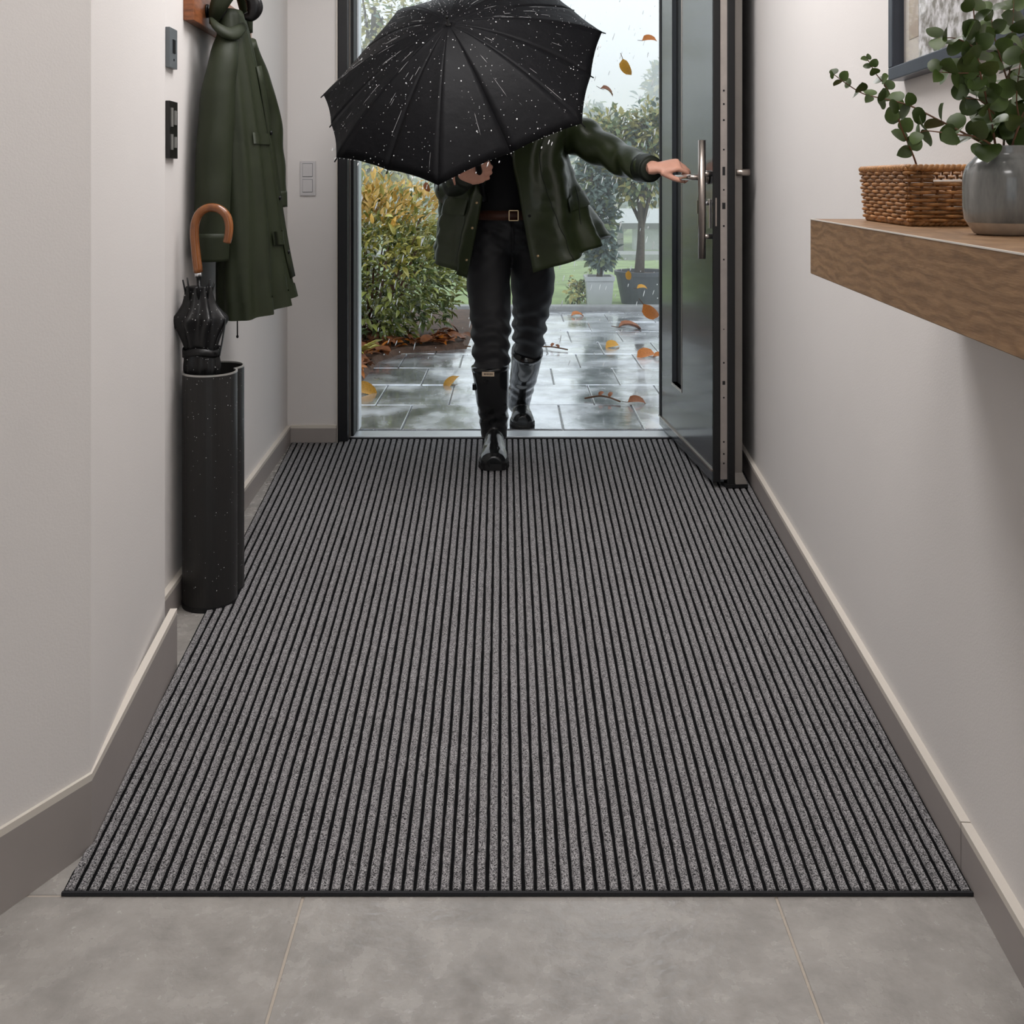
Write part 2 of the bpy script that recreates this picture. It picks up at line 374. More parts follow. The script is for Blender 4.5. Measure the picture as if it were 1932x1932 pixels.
# right wall with baseboard
bm = BM(); wallstrip(bm, [(wallX(4.78) + .016, 4.78), (wallX(.55) + .016, .55), (2.6, .4)], .14, 0, CEIL); struct('wall_right', bm, M['wall'])
def skirt(name, pts, z1, th=.016, lip=.012):
    n = len(pts); zz = z1 if isinstance(z1, (list, tuple)) else [z1] * n
    bm = BM(); wallstrip(bm, pts, th, 0, [z - lip for z in zz]); o = struct(name, bm, M['skirt'])
    bm = BM(); wallstrip(bm, pts, th, [z - lip for z in zz], zz); obj('top_bead', bm, M['skirt_top'], o)
    return o
def rs(d): return (wallX(d), d)
skirt('baseboard_right', [rs(4.6), rs(1.705)], .085)
skirt('baseboard_right', [rs(1.702), rs(.56)], .085)
# near left: angled pier, flank, recess
pier = [(-1.197, .80), (-.7925, 1.585), (-.724, 1.765), (-.793, 2.425)]
def off(p, dx, dy=0): return (p[0] + dx, p[1] + dy)
bm = BM(); wallstrip(bm, [(-2.6, .72), off(pier[0], -.012), off(pier[2], -.004, .006), off(pier[3], -.029)], .1, 0, CEIL); struct('wall_left_near', bm, M['wall'])
skirt('baseboard_left_near', [pier[0], (-.724, 1.765)], [.155, .130])
skirt('baseboard_left_flank', [(-.724, 1.765), pier[3]], [.130, .140])
bm = BM(); wallstrip(bm, [(wall3X(2.36) - .016, 2.36), (wall3X(4.52) - .016, 4.52)], .12, 0, CEIL); struct('wall_left_recess', bm, M['wall'])
skirt('baseboard_left_recess', [(wall3X(2.44), 2.44), (wall3X(4.49), 4.49)], .081)
# door wall
bm = BM(); box(bm, -3.4, -.7715, 4.505, 4.74, 0, 3.0); struct('wall_back_left', bm, M['wall'])
bm = BM(); box(bm, .885, 3.4, 4.64, 4.78, 0, 3.0); struct('wall_back_right', bm, M['wall'])
bm = BM(); box(bm, -.7715, .885, 4.505, 4.74, 2.62, 3.0); struct('wall_above_door', bm, M['wall'])
skirt('baseboard_back', [(-.971, 4.49), (-.768, 4.49)], .081)
bm = BM(); box(bm, -.7705, -.766, 4.49, 4.5, .0, 2.7); struct('trim_1', bm, M['skirt_top'])
# rear room
for n, a in (('wall_rear_left', (-2.75, -2.6, -3.1, .85)), ('wall_rear_right', (2.6, 2.75, -3.1, .55))):
    bm = BM(); box(bm, a[0], a[1], a[2], a[3], 0, CEIL); struct(n, bm, M['wall'])
bm = BM(); box(bm, -2.6, -.9, -3.1, -2.95, 0, CEIL); box(bm, 1.5, 2.6, -3.1, -2.95, 0, CEIL)
box(bm, -.9, 1.5, -3.1, -2.95, 0, .12); box(bm, -.9, 1.5, -3.1, -2.95, 2.5, CEIL); struct('wall_rear', bm, M['wall'])
bm = BM()  # unseen window, added and sized to let sky light in from behind
for x in (-.9, .27, 1.44): box(bm, x, x + .06, -3.06, -2.99, .12, 2.5)
box(bm, -.9, 1.5, -3.06, -2.99, .12, .18); box(bm, -.9, 1.5, -3.06, -2.99, 2.44, 2.5); struct('added_window_1', bm, M['black'])
for i, (x, y, r) in enumerate(((0, 2.75, .56), (0, 1.15, .46), (0, -1.2, .42))):  # fixtures added out of view around the fill lights
    t = thing('added_fill_fixture', ('added unseen wide square fill light above the middle of the ribbed mat', 'added unseen square fill light above the near end of the ribbed mat', 'added unseen large square fill light in the room before the hall')[i], 'ceiling light', (x, y, CEIL))
    bm = BM(); box(bm, x - r, x + r, y - r, y + r, CEIL - .03, CEIL - .001); bevel(bm, .006); obj('housing', bm, M['alu'], t)
    bm = BM(); box(bm, x - r + .02, x + r - .02, y - r + .02, y + r - .02, CEIL - .034, CEIL - .03); obj('diffuser', bm, M['fill_glow'], t)

# ------------------------------------------------------------------ door frame, threshold, leaf
fr_ = thing('door_2', 'black metal entrance door frame around the opening', 'door frame', (-.74, 4.6, 0), kind='structure')
bm = BM(); box(bm, -.7665, -.722, 4.50, 4.74, 0, 2.62); bevel(bm, .003); obj('jamb', bm, M['black'], fr_)
bm = BM(); box(bm, -.722, -.717, 4.535, 4.70, 0.018, 2.55); obj('jamb_bead', bm, M['doorlt'], fr_)
bm = BM(); box(bm, -.722, -.705, 4.56, 4.72, 0.018, 2.55); obj('jamb_gasket', bm, M['gasket'], fr_)
bm = BM(); box(bm, -.705, -.698, 4.66, 4.745, 0.018, 2.55); obj('jamb_highlight_strip', bm, M['alu'], fr_)  # pale strip added as the highlight on the frame's outer edge
bm = BM(); box(bm, .815, .885, 4.60, 4.78, 0, 2.62); bevel(bm, .003); obj('jamb', bm, M['black'], fr_)
bm = BM(); box(bm, -.722, .815, 4.52, 4.74, 2.55, 2.62); bevel(bm, .003); obj('head', bm, M['black'], fr_)
bm = BM(); box(bm, -.722, .815, 4.562, 4.668, 0, .016); bevel(bm, .003); struct('trim_2', bm, M['alu'])
bm = BM(); box(bm, -.722, .815, 4.548, 4.562, 0, .012); struct('trim_3', bm, M['gasket'])

H0, N0 = V((.682, 4.725, 0)), V((.749, 3.817, 0))
du = (N0 - H0); LU = du.length; du.normalize(); dn = V((-du.y, du.x, 0)); dn = dn if dn.x > 0 else -dn   # dn points to the wall behind the leaf
def D3(u, n, z): return H0 + du * u + dn * n + V((0, 0, z))
def dbox(bm, u0, u1, n0, n1, z0, z1):
    return hexa(bm, [D3(u0, n0, z0), D3(u1, n0, z0), D3(u1, n1, z0), D3(u0, n1, z0), D3(u0, n0, z1), D3(u1, n0, z1), D3(u1, n1, z1), D3(u0, n1, z1)])
door = thing('door_1', 'anthracite entrance door leaf standing open beside the right wall', 'door', H0, kind='structure')
Z0, Z1 = .03, 2.53; S0, S1, SB, ST = .245, .42, .275, 2.28
bm = BM()
dbox(bm, 0, S0, 0, .045, Z0 + .045, Z1); dbox(bm, S1, LU, 0, .045, Z0 + .045, Z1)
dbox(bm, S0, S1, 0, .045, Z0 + .045, SB); dbox(bm, S0, S1, 0, .045, ST, Z1); obj('door_panel', bm, M['door'], door)
bm = BM(); dbox(bm, 0, .03, -.004, 0, Z0 + .045, Z1); obj('hinge_stile', bm, M['gasket'], door)
bm = BM(); dbox(bm, .0, LU, -.003, .042, Z0, Z0 + .04); bevel(bm, .003); obj('bottom_rail', bm, M['door'], door)
bm = BM(); dbox(bm, .0, LU, -.006, 0, Z0 + .04, Z0 + .047); obj('bottom_bead', bm, M['steel'], door)
bm = BM(); dbox(bm, S0 - .01, S1, .045, .05, SB, ST); dbox(bm, S0, S0 + .09, .02, .045, SB, ST); obj('slot_reveal', bm, M['gasket'], door)
bm = BM(); dbox(bm, S0 + .09, S1 - .003, .028, .034, SB + .004, ST - .004); obj('glass_pane', bm, M['glass'], door)
bm = BM(); dbox(bm, S0, S1, -.002, .02, SB - .012, SB); dbox(bm, S1, S1 + .006, -.002, .02, SB - .012, ST); obj('slot_bead', bm, M['steel'], door)
bm = BM(); dbox(bm, 0, LU - .012, .045, .115, Z0, Z1); obj('door_core', bm, M['gasket'], door)
e = LU
bm = BM(); dbox(bm, e - .012, e + .004, .0, .028, Z0, Z1); bevel(bm, .003); obj('edge_gasket', bm, M['gasket'], door)
bm = BM(); dbox(bm, e - .012, e + .001, .028, .054, Z0 + .01, Z1 - .02); lp = obj('lock_plate', bm, M['plate'], door)
for z, w, h in ((1.49, .0035, .0035), (1.44, .0035, .0035), (1.38, .0035, .0035), (1.27, .003, .003), (1.19, .005, .016), (1.12, .003, .003), (1.06, .006, .012), (.985, .0035, .0035), (.86, .003, .003),
                (.60, .002, .002), (.475, .003, .003), (.40, .005, .007), (.345, .003, .003), (.18, .003, .003), (.135, .003, .003), (.10, .003, .003)):
    bm = BM(); c = D3(e + .0012, .041, z)
    dbox(bm, e + .0008, e + .0016, .041 - w, .041 + w, z - h, z + h); obj('screw', bm, M['gasket'], lp)
bm = BM(); dbox(bm, e - .012, e + .006, .054, .082, Z0 - .012, Z1); bevel(bm, .003); obj('edge_gasket', bm, M['gasket'], door)
bm = BM(); dbox(bm, e - .03, e + .0, .082, .112, Z0 + .03, Z1); bevel(bm, .002); obj('outer_flange', bm, M['doorlt'], door)
bm = BM(); hexa(bm, [D3(e - .05, .082, Z0 - .005), D3(e + .016, .082, Z0 - .005), D3(e + .016, .128, Z0 - .005), D3(e - .05, .128, Z0 - .005), D3(e - .03, .082, Z0 + .034), D3(e, .082, Z0 + .034), D3(e, .112, Z0 + .034), D3(e - .03, .112, Z0 + .034)]); obj('flange_foot', bm, M['doorlt'], door)
bm = BM(); dbox(bm, e - .05, e + .016, .045, .128, Z0 - .018, Z0 - .006); obj('bottom_seal', bm, M['gasket'], door)
# pull bar, lever, key, latch bolt
bm = BM(); pb = [D3(e - .022, -.036, z) for z in (.862, 1.306)]; tube(bm, pb, .0145, 20); pbo = obj('pull_bar', bm, M['steel'], door, True)
for z in (.945, 1.18):
    bm = BM(); tube(bm, [D3(e - .022, 0, z), D3(e - .022, -.032, z)], .0095, 14); obj('bar_post', bm, M['steel'], pbo, True)
bm = BM(); tube(bm, cr([D3(e - .065, 0, 1.167), D3(e - .065, -.045, 1.167), D3(e - .072, -.066, 1.167), D3(e - .1, -.07, 1.167), D3(e - .2, -.07, 1.167), D3(e - .30, -.07, 1.166)], 6), .0115, 16); lv = obj('lever_handle', bm, M['steel'], door, True)
bm = BM(); tube(bm, [D3(e - .065, 0, 1.167), D3(e - .065, -.012, 1.167)], .026, 24); obj('lever_rose', bm, M['steel'], lv, True)
bm = BM(); dbox(bm, e - .055, e - .03, -.006, 0, .975, 1.085); bevel(bm, .002); esc = obj('keyhole_plate', bm, M['steel'], door)
bm = BM(); tube(bm, [D3(e - .042, 0, 1.07), D3(e - .042, -.03, 1.07)], .009, 14); obj('lock_cylinder', bm, M['chrome'], esc, True)
bm = BM(); dbox(bm, e - .044, e - .041, -.05, -.03, 1.03, 1.08); dbox(bm, e - .044, e - .041, -.046, -.036, .985, 1.03); obj('key', bm, M['chrome'], esc)
bm = BM(); dbox(bm, e + .004, e + .0055, .008, .013, .985, 1.09); obj('latch_strip', bm, M['steel'], door)
bm = BM(); tube(bm, [D3(e - .03, .11, 1.185), D3(e - .03, .142, 1.185)], .013, 18); tube(bm, [D3(e - .0, .088, 1.185), D3(e + .0, .138, 1.185)], .013, 18); obj('outer_knob', bm, M['steel'], door, True)

# ================================================================== RIBBED MAT
D_N, D_F = 1.65, 4.49
def matL(d):
    return -.7243 - (d - 1.65) * (.967 - .7243) / 2.84
def matClip(d):
    if d < 1.765: return -.724 + (d - 1.765) * (.724 - .7925) / (1.765 - 1.585) * -1 + .001 if d > 1.70 else -9
    return -.724 - (d - 1.765) * .069 / .66 + .001 if d < 2.425 else -9
def matR(d): return wallX(d) - .001
rug = thing('ribbed_runner_mat', 'charcoal and grey ribbed runner mat covering the hall floor', 'mat', (0, 3.0, 0))
NB = 12
def edgepts(d0, d1, f): return [(matL(d) + (matR(d) - matL(d)) * f, d) for d in [d0 + (d1 - d0) * k / NB for k in range(NB + 1)]]
bm = BM(); yy = [1.65, 1.7, 1.765] + [1.765 + (4.49 - 1.765) * k / 12 for k in range(1, 13)]
rings = [[(max(matL(d), matClip(d)), d, .0005), (matR(d), d, .0005), (matR(d), d, .005), (max(matL(d), matClip(d)), d, .005)] for d in yy]
loft(bm, rings); box(bm, -.764, matR(4.49), 4.4899, 4.546, .0005, .005); obj('mat_backing', bm, M['matbase'], rug)
bm = BM(); box(bm, matL(1.65) - .001, matR(1.65) + .001, 1.6475, 1.652, .0005, .0062); obj('edge_binding', bm, M['matedge'], rug)
NR = 75
for k in range(NR):
    f0, f1 = (k + .13) / NR, (k + .87) / NR
    fm = (f0 + f1) / 2; xf = matL(4.49) + (matR(4.49) - matL(4.49)) * fm
    dend = 4.487 if xf < -.762 else 4.543
    n = 170; rings = []; ph = U(0, 60)
    for i in range(n + 1):
        d = 1.652 + (dend - 1.652) * i / n; l, r = matL(d), matR(d); w = (r - l)
        wob = .0009 * noise.noise((ph, d * 9, 0)) + .0011 * noise.noise((ph, d * 55, 3)); wo2 = .0009 * noise.noise((ph + 9, d * 9, 4)) + .0011 * noise.noise((ph + 5, d * 55, 8)); zt = .0088 + .0004 * noise.noise((ph, d * 14, 7))
        xa, xb = max(l + w * f0 + wob, matClip(d)), l + w * f1 + wo2; q = (xb - xa) * .12
        rings.append([(xa, d, .0045), (xa + q, d, zt), (xb - q, d, zt), (xb, d, .0045)])
    bm = BM(); loft(bm, rings, True); obj('rib', bm, M['rib'], rug)

# ================================================================== LEFT WALL THINGS
def wplate(bm, d0, d1, z0, z1, t0, t1):
    """slab on the recessed wall between depths d0-d1, standing t0..t1 off the plaster"""
    a, b = wall3X(d0) - .016, wall3X(d1) - .016
    return hexa(bm, [(a + t0, d0, z0), (a + t1, d0, z0), (b + t1, d1, z0), (b + t0, d1, z0), (a + t0, d0, z1), (a + t1, d0, z1), (b + t1, d1, z1), (b + t0, d1, z1)])
t = thing('intercom_panel', 'grey upright intercom panel on the left wall above the black switch panel', 'intercom', (wall3X(2.7), 2.7, 1.45))
bm = BM(); wplate(bm, 2.692, 2.762, 1.452, 1.558, 0, .012); bevel(bm, .0015); obj('housing', bm, M['panelgrey'], t)
bm = BM(); wplate(bm, 2.717, 2.741, 1.492, 1.528, .012, .0135); obj('call_button', bm, M['black'], t)
bm = BM(); wplate(bm, 2.726, 2.732, 1.472, 1.477, .012, .0135); obj('indicator', bm, M['black'], t)
t = thing('switch_panel', 'black upright double switch panel on the left wall below the grey intercom', 'switch', (wall3X(2.7), 2.7, 1.2))
bm = BM(); wplate(bm, 2.692, 2.765, 1.212, 1.364, 0, .012); bevel(bm, .0015); obj('faceplate', bm, M['panelblk'], t)
for z0, z1 in ((1.296, 1.346), (1.235, 1.276)):
    bm = BM(); wplate(bm, 2.704, 2.716, z0, z1, .012, .0145); obj('rocker', bm, M['silver'], t)
    bm = BM(); wplate(bm, 2.733, 2.749, z0 + .006, z1 - .006, .012, .0145); obj('rocker', bm, M['silver'], t)
t = thing('light_switch', 'pale grey double light switch on the wall beside the door frame', 'switch', (-.9, 4.5, 1.1))
def bplate(bm, x0, x1, y0, y1, f, b):
    p0, p1 = P(x0, y1, 4.505), P(x1, y0, 4.505); return box(bm, p0.x, p1.x, 4.505 - f, 4.505 - b, p0.z, p1.z)
bm = BM(); bplate(bm, 567, 596, 304, 369, .009, 0); bevel(bm, .0015); obj('faceplate', bm, M['switchw'], t)
for a, b in ((309, 333), (339, 362)):
    bm = BM(); bplate(bm, 571.5, 590.5, a - .8, b + .8, .0095, .008); obj('joint', bm, M['panelgrey'], t)
    bm = BM(); bplate(bm, 572, 590, a, b, .0125, .008); bevel(bm, .001); obj('rocker', bm, M['switchw'], t)

# coat rail and hooks
t = thing('coat_rail', 'walnut coat rail with black hooks high on the left wall', 'coat rail', (wall3X(3.1), 3.1, 1.6))
bm = BM(); wplate(bm, 2.86, 3.62, 1.602, 1.72, 0, .03); bevel(bm, .002); obj('board', bm, M['walnut'], t)
for d in (3.0,):
    x = wall3X(d) - .016 + .03
    bm = BM(); pts = cr([(x, d, 1.65), (x + .018, d, 1.65), (x + .04, d, 1.63), (x + .05, d, 1.645), (x + .056, d, 1.67), (x + .058, d, 1.685)], 6)
    tube(bm, pts, .0075, 12); ell(bm, (x + .058, d, 1.688), (.013, .013, .013)); hk = obj('hook', bm, M['blackmetal'], t, True)
    bm = BM(); tube(bm, [(x, d, 1.65), (x + .006, d, 1.65)], .02, 18); obj('hook_rose', bm, M['blackmetal'], hk, True)
# hanging coat
HC = V((wall3X(3.05) + .105, 3.06, 0))
coat = thing('hanging_coat', 'long olive green waxed coat hanging from the walnut rail', 'coat', (HC.x, HC.y, .76))
def coat_ring(z, n=96):
    t = (1.66 - z) / .9; t = max(0, min(1, t)); g = t ** .72
    a = .045 + .175 * g; b = .035 + .062 * g
    cx = wall3X(3.1) + .012 + b * 1.1 + .02 * (1 - t); cd = 3.05 + .11 * t; ring = []
    for k in range(n):
        th = 2 * math.pi * k / n
        w6 = math.sin(6 * th + 1.1 + .6 * math.sin(z * 4)); pl = 1 + (.05 + .17 * t) * (1 - 1.7 * abs(w6) ** 1.4 + .35) * (.1 + .9 * max(0, math.cos(th))) + .05 * math.sin(13 * th + z * 7) * t
        x = cx + b * math.cos(th) * pl; d = cd + a * math.sin(th) * (1 + .25 * (pl - 1))
        ring.append(V((max(x, wall3X(d) - .008), d, z)))
    return ring
zs = [1.66, 1.64, 1.6, 1.54, 1.46, 1.36, 1.26, 1.16, 1.06, .98, .92, .9, .86, .82, .79, .775]
rings = []
for i, z in enumerate(zs):
    r = coat_ring(z)
    if i >= 8:
        q = (i - 8) / 7; r = [p + V((0, 0, (.005 + .03 * math.sin(6.283 * k / 96)) * q)) for k, p in enumerate(r)]
    rings.append(r)
bm = BM(); loft(bm, rings, True, True, False); body = obj('coat_body', bm, M['coatgreen'], coat, True); solid(body, .005)
bm = BM(); hem = [[p + V((.0025 * (1 if p.x > HC.x - .1 else 0), 0, 0)) for p in r] for r in (rings[13], rings[15])]
loft(bm, [[p * 1.0 + (p - V((wall3X(3.1) + .09, 3.16, p.z))) * .012 for p in rr] for rr in hem], True, False, False); obj('hem_band', bm, M['coatgreen'], body, True)
def sleeve(name, pxs, rad, mat_, parent, amp=.06, seg=20, flat=1.0, cuffat=None):
    pts = cr([P(*p) for p in pxs], 8); rr = crs(rad, 8)
    ph = U(0, 50)
    bm = BM(); tube(bm, pts, rr, seg, True, flat, None, lambda s, a: 1 + amp * math.sin(26 * s + 2.2 * math.sin(a + ph) + ph) * (.5 + .5 * math.sin(a * 2 + s * 9)) + amp * .8 * noise.noise((math.cos(a) * 1.5, math.sin(a) * 1.5, s * 7 + ph)))
    o = obj(name, bm, mat_, parent, True); return o, pts, rr
sl, pts, rr = sleeve('coat_sleeve', [(432, 62, 2.98), (418, 130, 2.94), (408, 230, 2.92), (402, 340, 2.905), (399, 440, 2.90), (398, 492, 2.90)], [.03, .043, .05, .05, .048, .046], M['coatgreen'], coat, .05, flat=1.0)
bm = BM(); tube(bm, pts[-9:], [r * 1.06 for r in rr[-9:]], 20); obj('cuff', bm, M['coatgreen'], sl, True)
sl2, pts, rr = sleeve('coat_sleeve', [(466, 80, 3.22), (486, 150, 3.30), (503, 220, 3.36), (513, 290, 3.38), (520, 350, 3.38), (524, 392, 3.38)], [.028, .04, .044, .04, .034, .03], M['coatgreen'], coat, .06)
bm = BM(); tube(bm, pts[-7:], [r * 1.07 for r in rr[-7:]], 20); obj('cuff', bm, M['coatgreen'], sl2, True)
# hood, collar, strap, placket, drawcord
bm = BM(); tube(bm, cr([P(402, 45, 2.99), P(412, 12, 2.96), P(432, -22, 2.98), P(452, -30, 3.05), P(462, 4, 3.1), P(470, 62, 3.13)], 6), crs([.012, .026, .032, .034, .032, .016], 6), 16, True, .7); obj('hood', bm, M['coatgreen'], coat, True)
bm = BM(); tube(bm, cr([P(398, 34, 2.95), P(412, 52, 2.93), P(436, 64, 2.95), P(462, 48, 3.02)], 6), crs([.006, .02, .024, .012], 6), 14, True, .55); obj('collar', bm, M['coatgreen'], coat, True)
bm = BM(); tube(bm, cr([P(455, -14, 3.0), P(474, -4, 3.0), P(481, 14, 3.0), P(474, 29, 3.0), P(462, 32, 3.0)], 8), crs([.006, .012, .014, .011, .006], 8), 14, True, 1.7); obj('hood_peak', bm, M['blackmetal'], coat, True)
def ribbon(bm, pts, w, th, side=(0, 1, 0)):
    pts = [V(p) for p in pts]; rr = []
    for i, p in enumerate(pts):
        t = (pts[min(i + 1, len(pts) - 1)] - pts[max(i - 1, 0)]).normalized(); s = V(side); s = (s - t * s.dot(t)).normalized(); n = t.cross(s)
        rr.append([p + s * w / 2 + n * th, p - s * w / 2 + n * th, p - s * w / 2 - n * th, p + s * w / 2 - n * th])
    loft(bm, rr)
def surf(th, z, o=.004):
    r = coat_ring(z); k = int(round(th / (2 * math.pi) * 96)) % 96; c = V((wall3X(3.1) + .09, 3.1, z)); return r[k] + (r[k] - c).normalized() * o
bm = BM(); ribbon(bm, [surf(.35, z) for z in [1.5 - .05 * k for k in range(14)]], .03, .002, (.3, 1, 0)); obj('placket', bm, M['coatgreen'], coat, True)
bm = BM(); rr = [[surf(a, z, .0045) for a in [-.75 + .06 * k for k in range(24)]] for z in (1.295, 1.262)]; loft(bm, rr, False); obj('yoke_strap', bm, M['coatgreen'], coat, True)
for z in (1.30, 1.1, .93): bm = BM(); p = surf(.35, z, .008); ell(bm, p, (.005, .007, .007), None, 12); obj('button', bm, M['blackmetal'], coat, True)
bm = BM(); rr = [[surf(a, z, .006) for a in [-.35 + .06 * k for k in range(11)]] for z in (1.0, .96)]; loft(bm, rr, False); obj('pocket_flap', bm, M['coatgreen'], coat, True)
bm = BM(); tube(bm, cr([P(449, 560, 3.0), P(448, 600, 3.0), P(448, 634, 3.0)], 4), .002, 8); ell(bm, P(448, 635, 3.0), (.004, .004, .005), None, 8); obj('drawcord', bm, M['blackmetal'], coat, True)

# umbrella stand: two overlapping tubes in one outline
SC1, SC2, SR = V((-.826, 2.80)), V((-.829, 2.885)), .0725
def standloop(r, n=40):
    mid = (SC1 + SC2) / 2; h = (SC2 - SC1).length / 2; ax = (SC2 - SC1).normalized(); nx = V((-ax.y, ax.x)); al = math.acos(h / r); pts = []
    for k in range(n + 1):
        a = al + (2 * math.pi - 2 * al) * k / n; pts.append(SC1 + (ax * math.cos(a) + nx * math.sin(a)) * r)
    for k in range(1, n):
        a = math.pi + al + (2 * math.pi - 2 * al) * k / n; pts.append(SC2 + (ax * math.cos(a) + nx * math.sin(a)) * r)
    return pts
HS = .632
st = thing('umbrella_stand', 'tall black metal umbrella stand with wet drops in the left recess', 'umbrella stand', (SC1.x, SC1.y, 0))
bm = BM(); o_, i_ = standloop(SR), standloop(SR - .0028)
loft(bm, [[(p.x, p.y, z) for p in q] for q, z in ((o_, .012), (o_, HS), (i_, HS), (i_, .02))], True, False, True); sb = obj('tube_body', bm, M['stand'], st)
bm = BM(); loft(bm, [[(p.x, p.y, z) for p in q] for q, z in ((standloop(SR + .001), HS - .003), (standloop(SR + .0012), HS + .0012), (standloop(SR - .004), HS + .0012), (standloop(SR - .004), HS - .003))], True, False, False); obj('rim', bm, M['silver'], st)
bm = BM(); loft(bm, [[(p.x, p.y, z) for p in standloop(SR + .001)] for z in (.0, .014)]); obj('foot', bm, M['gasket'], st)
def droplets(name, spots, parent, flat=.55):
    """spots: (point, normal, size); many small water beads in one mesh"""
    bm = BM()
    for p, n, s in spots:
        q = V((0, 0, 1)).rotation_difference(V(n)).to_matrix().to_4x4()
        bmesh.ops.create_icosphere(bm, subdivisions=1, radius=1, matrix=Matrix.Translation(p) @ q @ Matrix.Diagonal((s, s * U(.9, 1.5), s * flat, 1)))
    o = obj(name, bm, M['drop'], parent, True); o['kind'] = 'stuff'; return o
sp = []
for _ in range(170):
    c, a = (SC1, U(-2.6, .35)) if R() < .75 else (SC2, U(-.5, .6))
    z = HS * (1 - U(.03, .95) ** 1.3); sp.append((V((c.x + SR * math.cos(a), c.y + SR * math.sin(a), z)), (math.cos(a), math.sin(a), 0), U(.0005, .0012)))
droplets('water_beads', sp, st)

# furled umbrella standing in it
fu = thing('furled_umbrella', 'furled black umbrella with honey wooden crook handle in the stand', 'umbrella', (-.82, 2.8, .03))
fd = 2.80
hp = cr([P(374, 514, fd), P(369, 470, fd), P(367, 432, fd), P(374, 406, fd), P(390, 393, fd), P(410, 393, fd), P(426, 405, fd), P(432, 424, fd), P(431, 444, fd), P(428, 458, fd)], 6)
bm = BM(); tube(bm, hp, crs([.0125, .0122, .0122, .0122, .012, .012, .0118, .0115, .0112, .0112], 6), 18); obj('crook_handle', bm, M['cane'], fu, True)
bm = BM(); tube(bm, [P(374, 512, fd), P(374.5, 523, fd)], .0098, 18); obj('collar', bm, M['chrome'], fu, True)
bm = BM(); tube(bm, [P(374.5, 522, fd), P(380, 640, fd), P(386, 1120, fd)], .006, 12); obj('shaft', bm, M['blackmetal'], fu, True)
prof = [(540, 375, 24), (552, 375, 27), (572, 376, 33), (590, 377, 42), (603, 378, 47), (622, 378, 42), (645, 379, 35), (660, 380, 31), (672, 380, 33), (690, 381, 35), (720, 381, 33), (850, 383, 26), (1000, 385, 16), (1110, 386, 5)]
cs = cr([V((a, b, c)) for a, b, c in prof], 5); rings = []; nk = 80
for i, q in enumerate(cs):
    c = P(q.y, q.x, fd); r = q.z / FPX * fd; ring = []; s = i / (len(cs) - 1)
    tw = .9 * s * 4
    for k in range(nk):
        th = 2 * math.pi * k / nk; pt = .5 + .5 * math.cos(8 * th + tw * 2)
        bulge = math.exp(-((q.x - 603) / 22) ** 2)
        f = (.80 + .20 * pt ** 1.5) * (1 + .24 * bulge * (pt - .4)) + .05 * noise.noise((math.cos(th) * 2, math.sin(th) * 2, s * 9))
        yl = r * f * math.sin(th)
        ring.append(c + V((r * f * math.cos(th), yl * .8, 0)))
    rings.append(ring)
bm = BM(); loft(bm, rings); fold = obj('folded_canopy', bm, M['foldtex'], fu, True)
bm = BM(); ptsb = [P(380, 663, fd) + V((.0495 * math.cos(a), .040 * math.sin(a), .004 * math.sin(a * 3))) for a in [2 * math.pi * k / 40 for k in range(41)]]
ribbon(bm, ptsb, .02, .0015, (0, 0, 1)); obj('closing_strap', bm, M['foldtex'], fu, True)
bm = BM(); ribbon(bm, cr([P(426, 600, fd - .02), P(420, 640, fd - .025), P(414, 672, fd - .02)], 5), .012, .001, (0, 1, 0)); obj('strap_end', bm, M['foldtex'], fu, True)
for k in range(8):
    a = 2 * math.pi * (k + .3) / 8; rr = .036
    base = P(375, 548, fd) + V((rr * math.cos(a), rr * .8 * math.sin(a), 0)); tip = base + V((.006 * math.cos(a), .006 * math.sin(a), .022 + .008 * (k % 3)))
    bm = BM(); tube(bm, [base - V((.008 * math.cos(a), .008 * math.sin(a), .05)), base, tip], [.003, .003, .0022], 8); obj('rib_tip', bm, M['blackmetal'], fu, True)
sp = []
for _ in range(90):
    i = random.randrange(2, 48); k = random.randrange(nk // 2, nk); p = rings[i][k]; c = P(cs[i].y, cs[i].x, fd); n = (p - c).normalized()
    sp.append((p + n * .0005, n, U(.0006, .0014)))
droplets('water_beads', sp, fu)

# ================================================================== RIGHT WALL THINGS
def shX(d): return .3953 + .0718 * d
SZ1, SZ0 = 1.0848, 1.15 - 173 * 1.8 / 1932
t = thing('floating_shelf', 'thick oak floating shelf on the right wall under the picture', 'shelf', (.6, 1.3, SZ0))
def sbox(bm, d0, d1, x0, x1, z0, z1):
    """x0, x1 as offsets: x0 from the shelf front, x1 (if >= 0 from front, None = wall)"""
    def xx(o, d): return wallX(d) + .016 if o is None else shX(d) + o
    return hexa(bm, [(xx(x0, d0), d0, z0), (xx(x1, d0), d0, z0), (xx(x1, d1), d1, z0), (xx(x0, d1), d1, z0), (xx(x0, d0), d0, z1), (xx(x1, d0), d0, z1), (xx(x1, d1), d1, z1), (xx(x0, d1), d1, z1)])
bm = BM(); sbox(bm, .70, 1.8, 0, None, SZ0, SZ1); bevel(bm, .0012, 1); shelf = obj('shelf_board', bm, M['oak'], t)
bm = BM(); sbox(bm, .70, 1.801, -.0006, .0016, SZ1 - .0012, SZ1 + .0006); obj('top_edge_banding', bm, M['mount'], t)
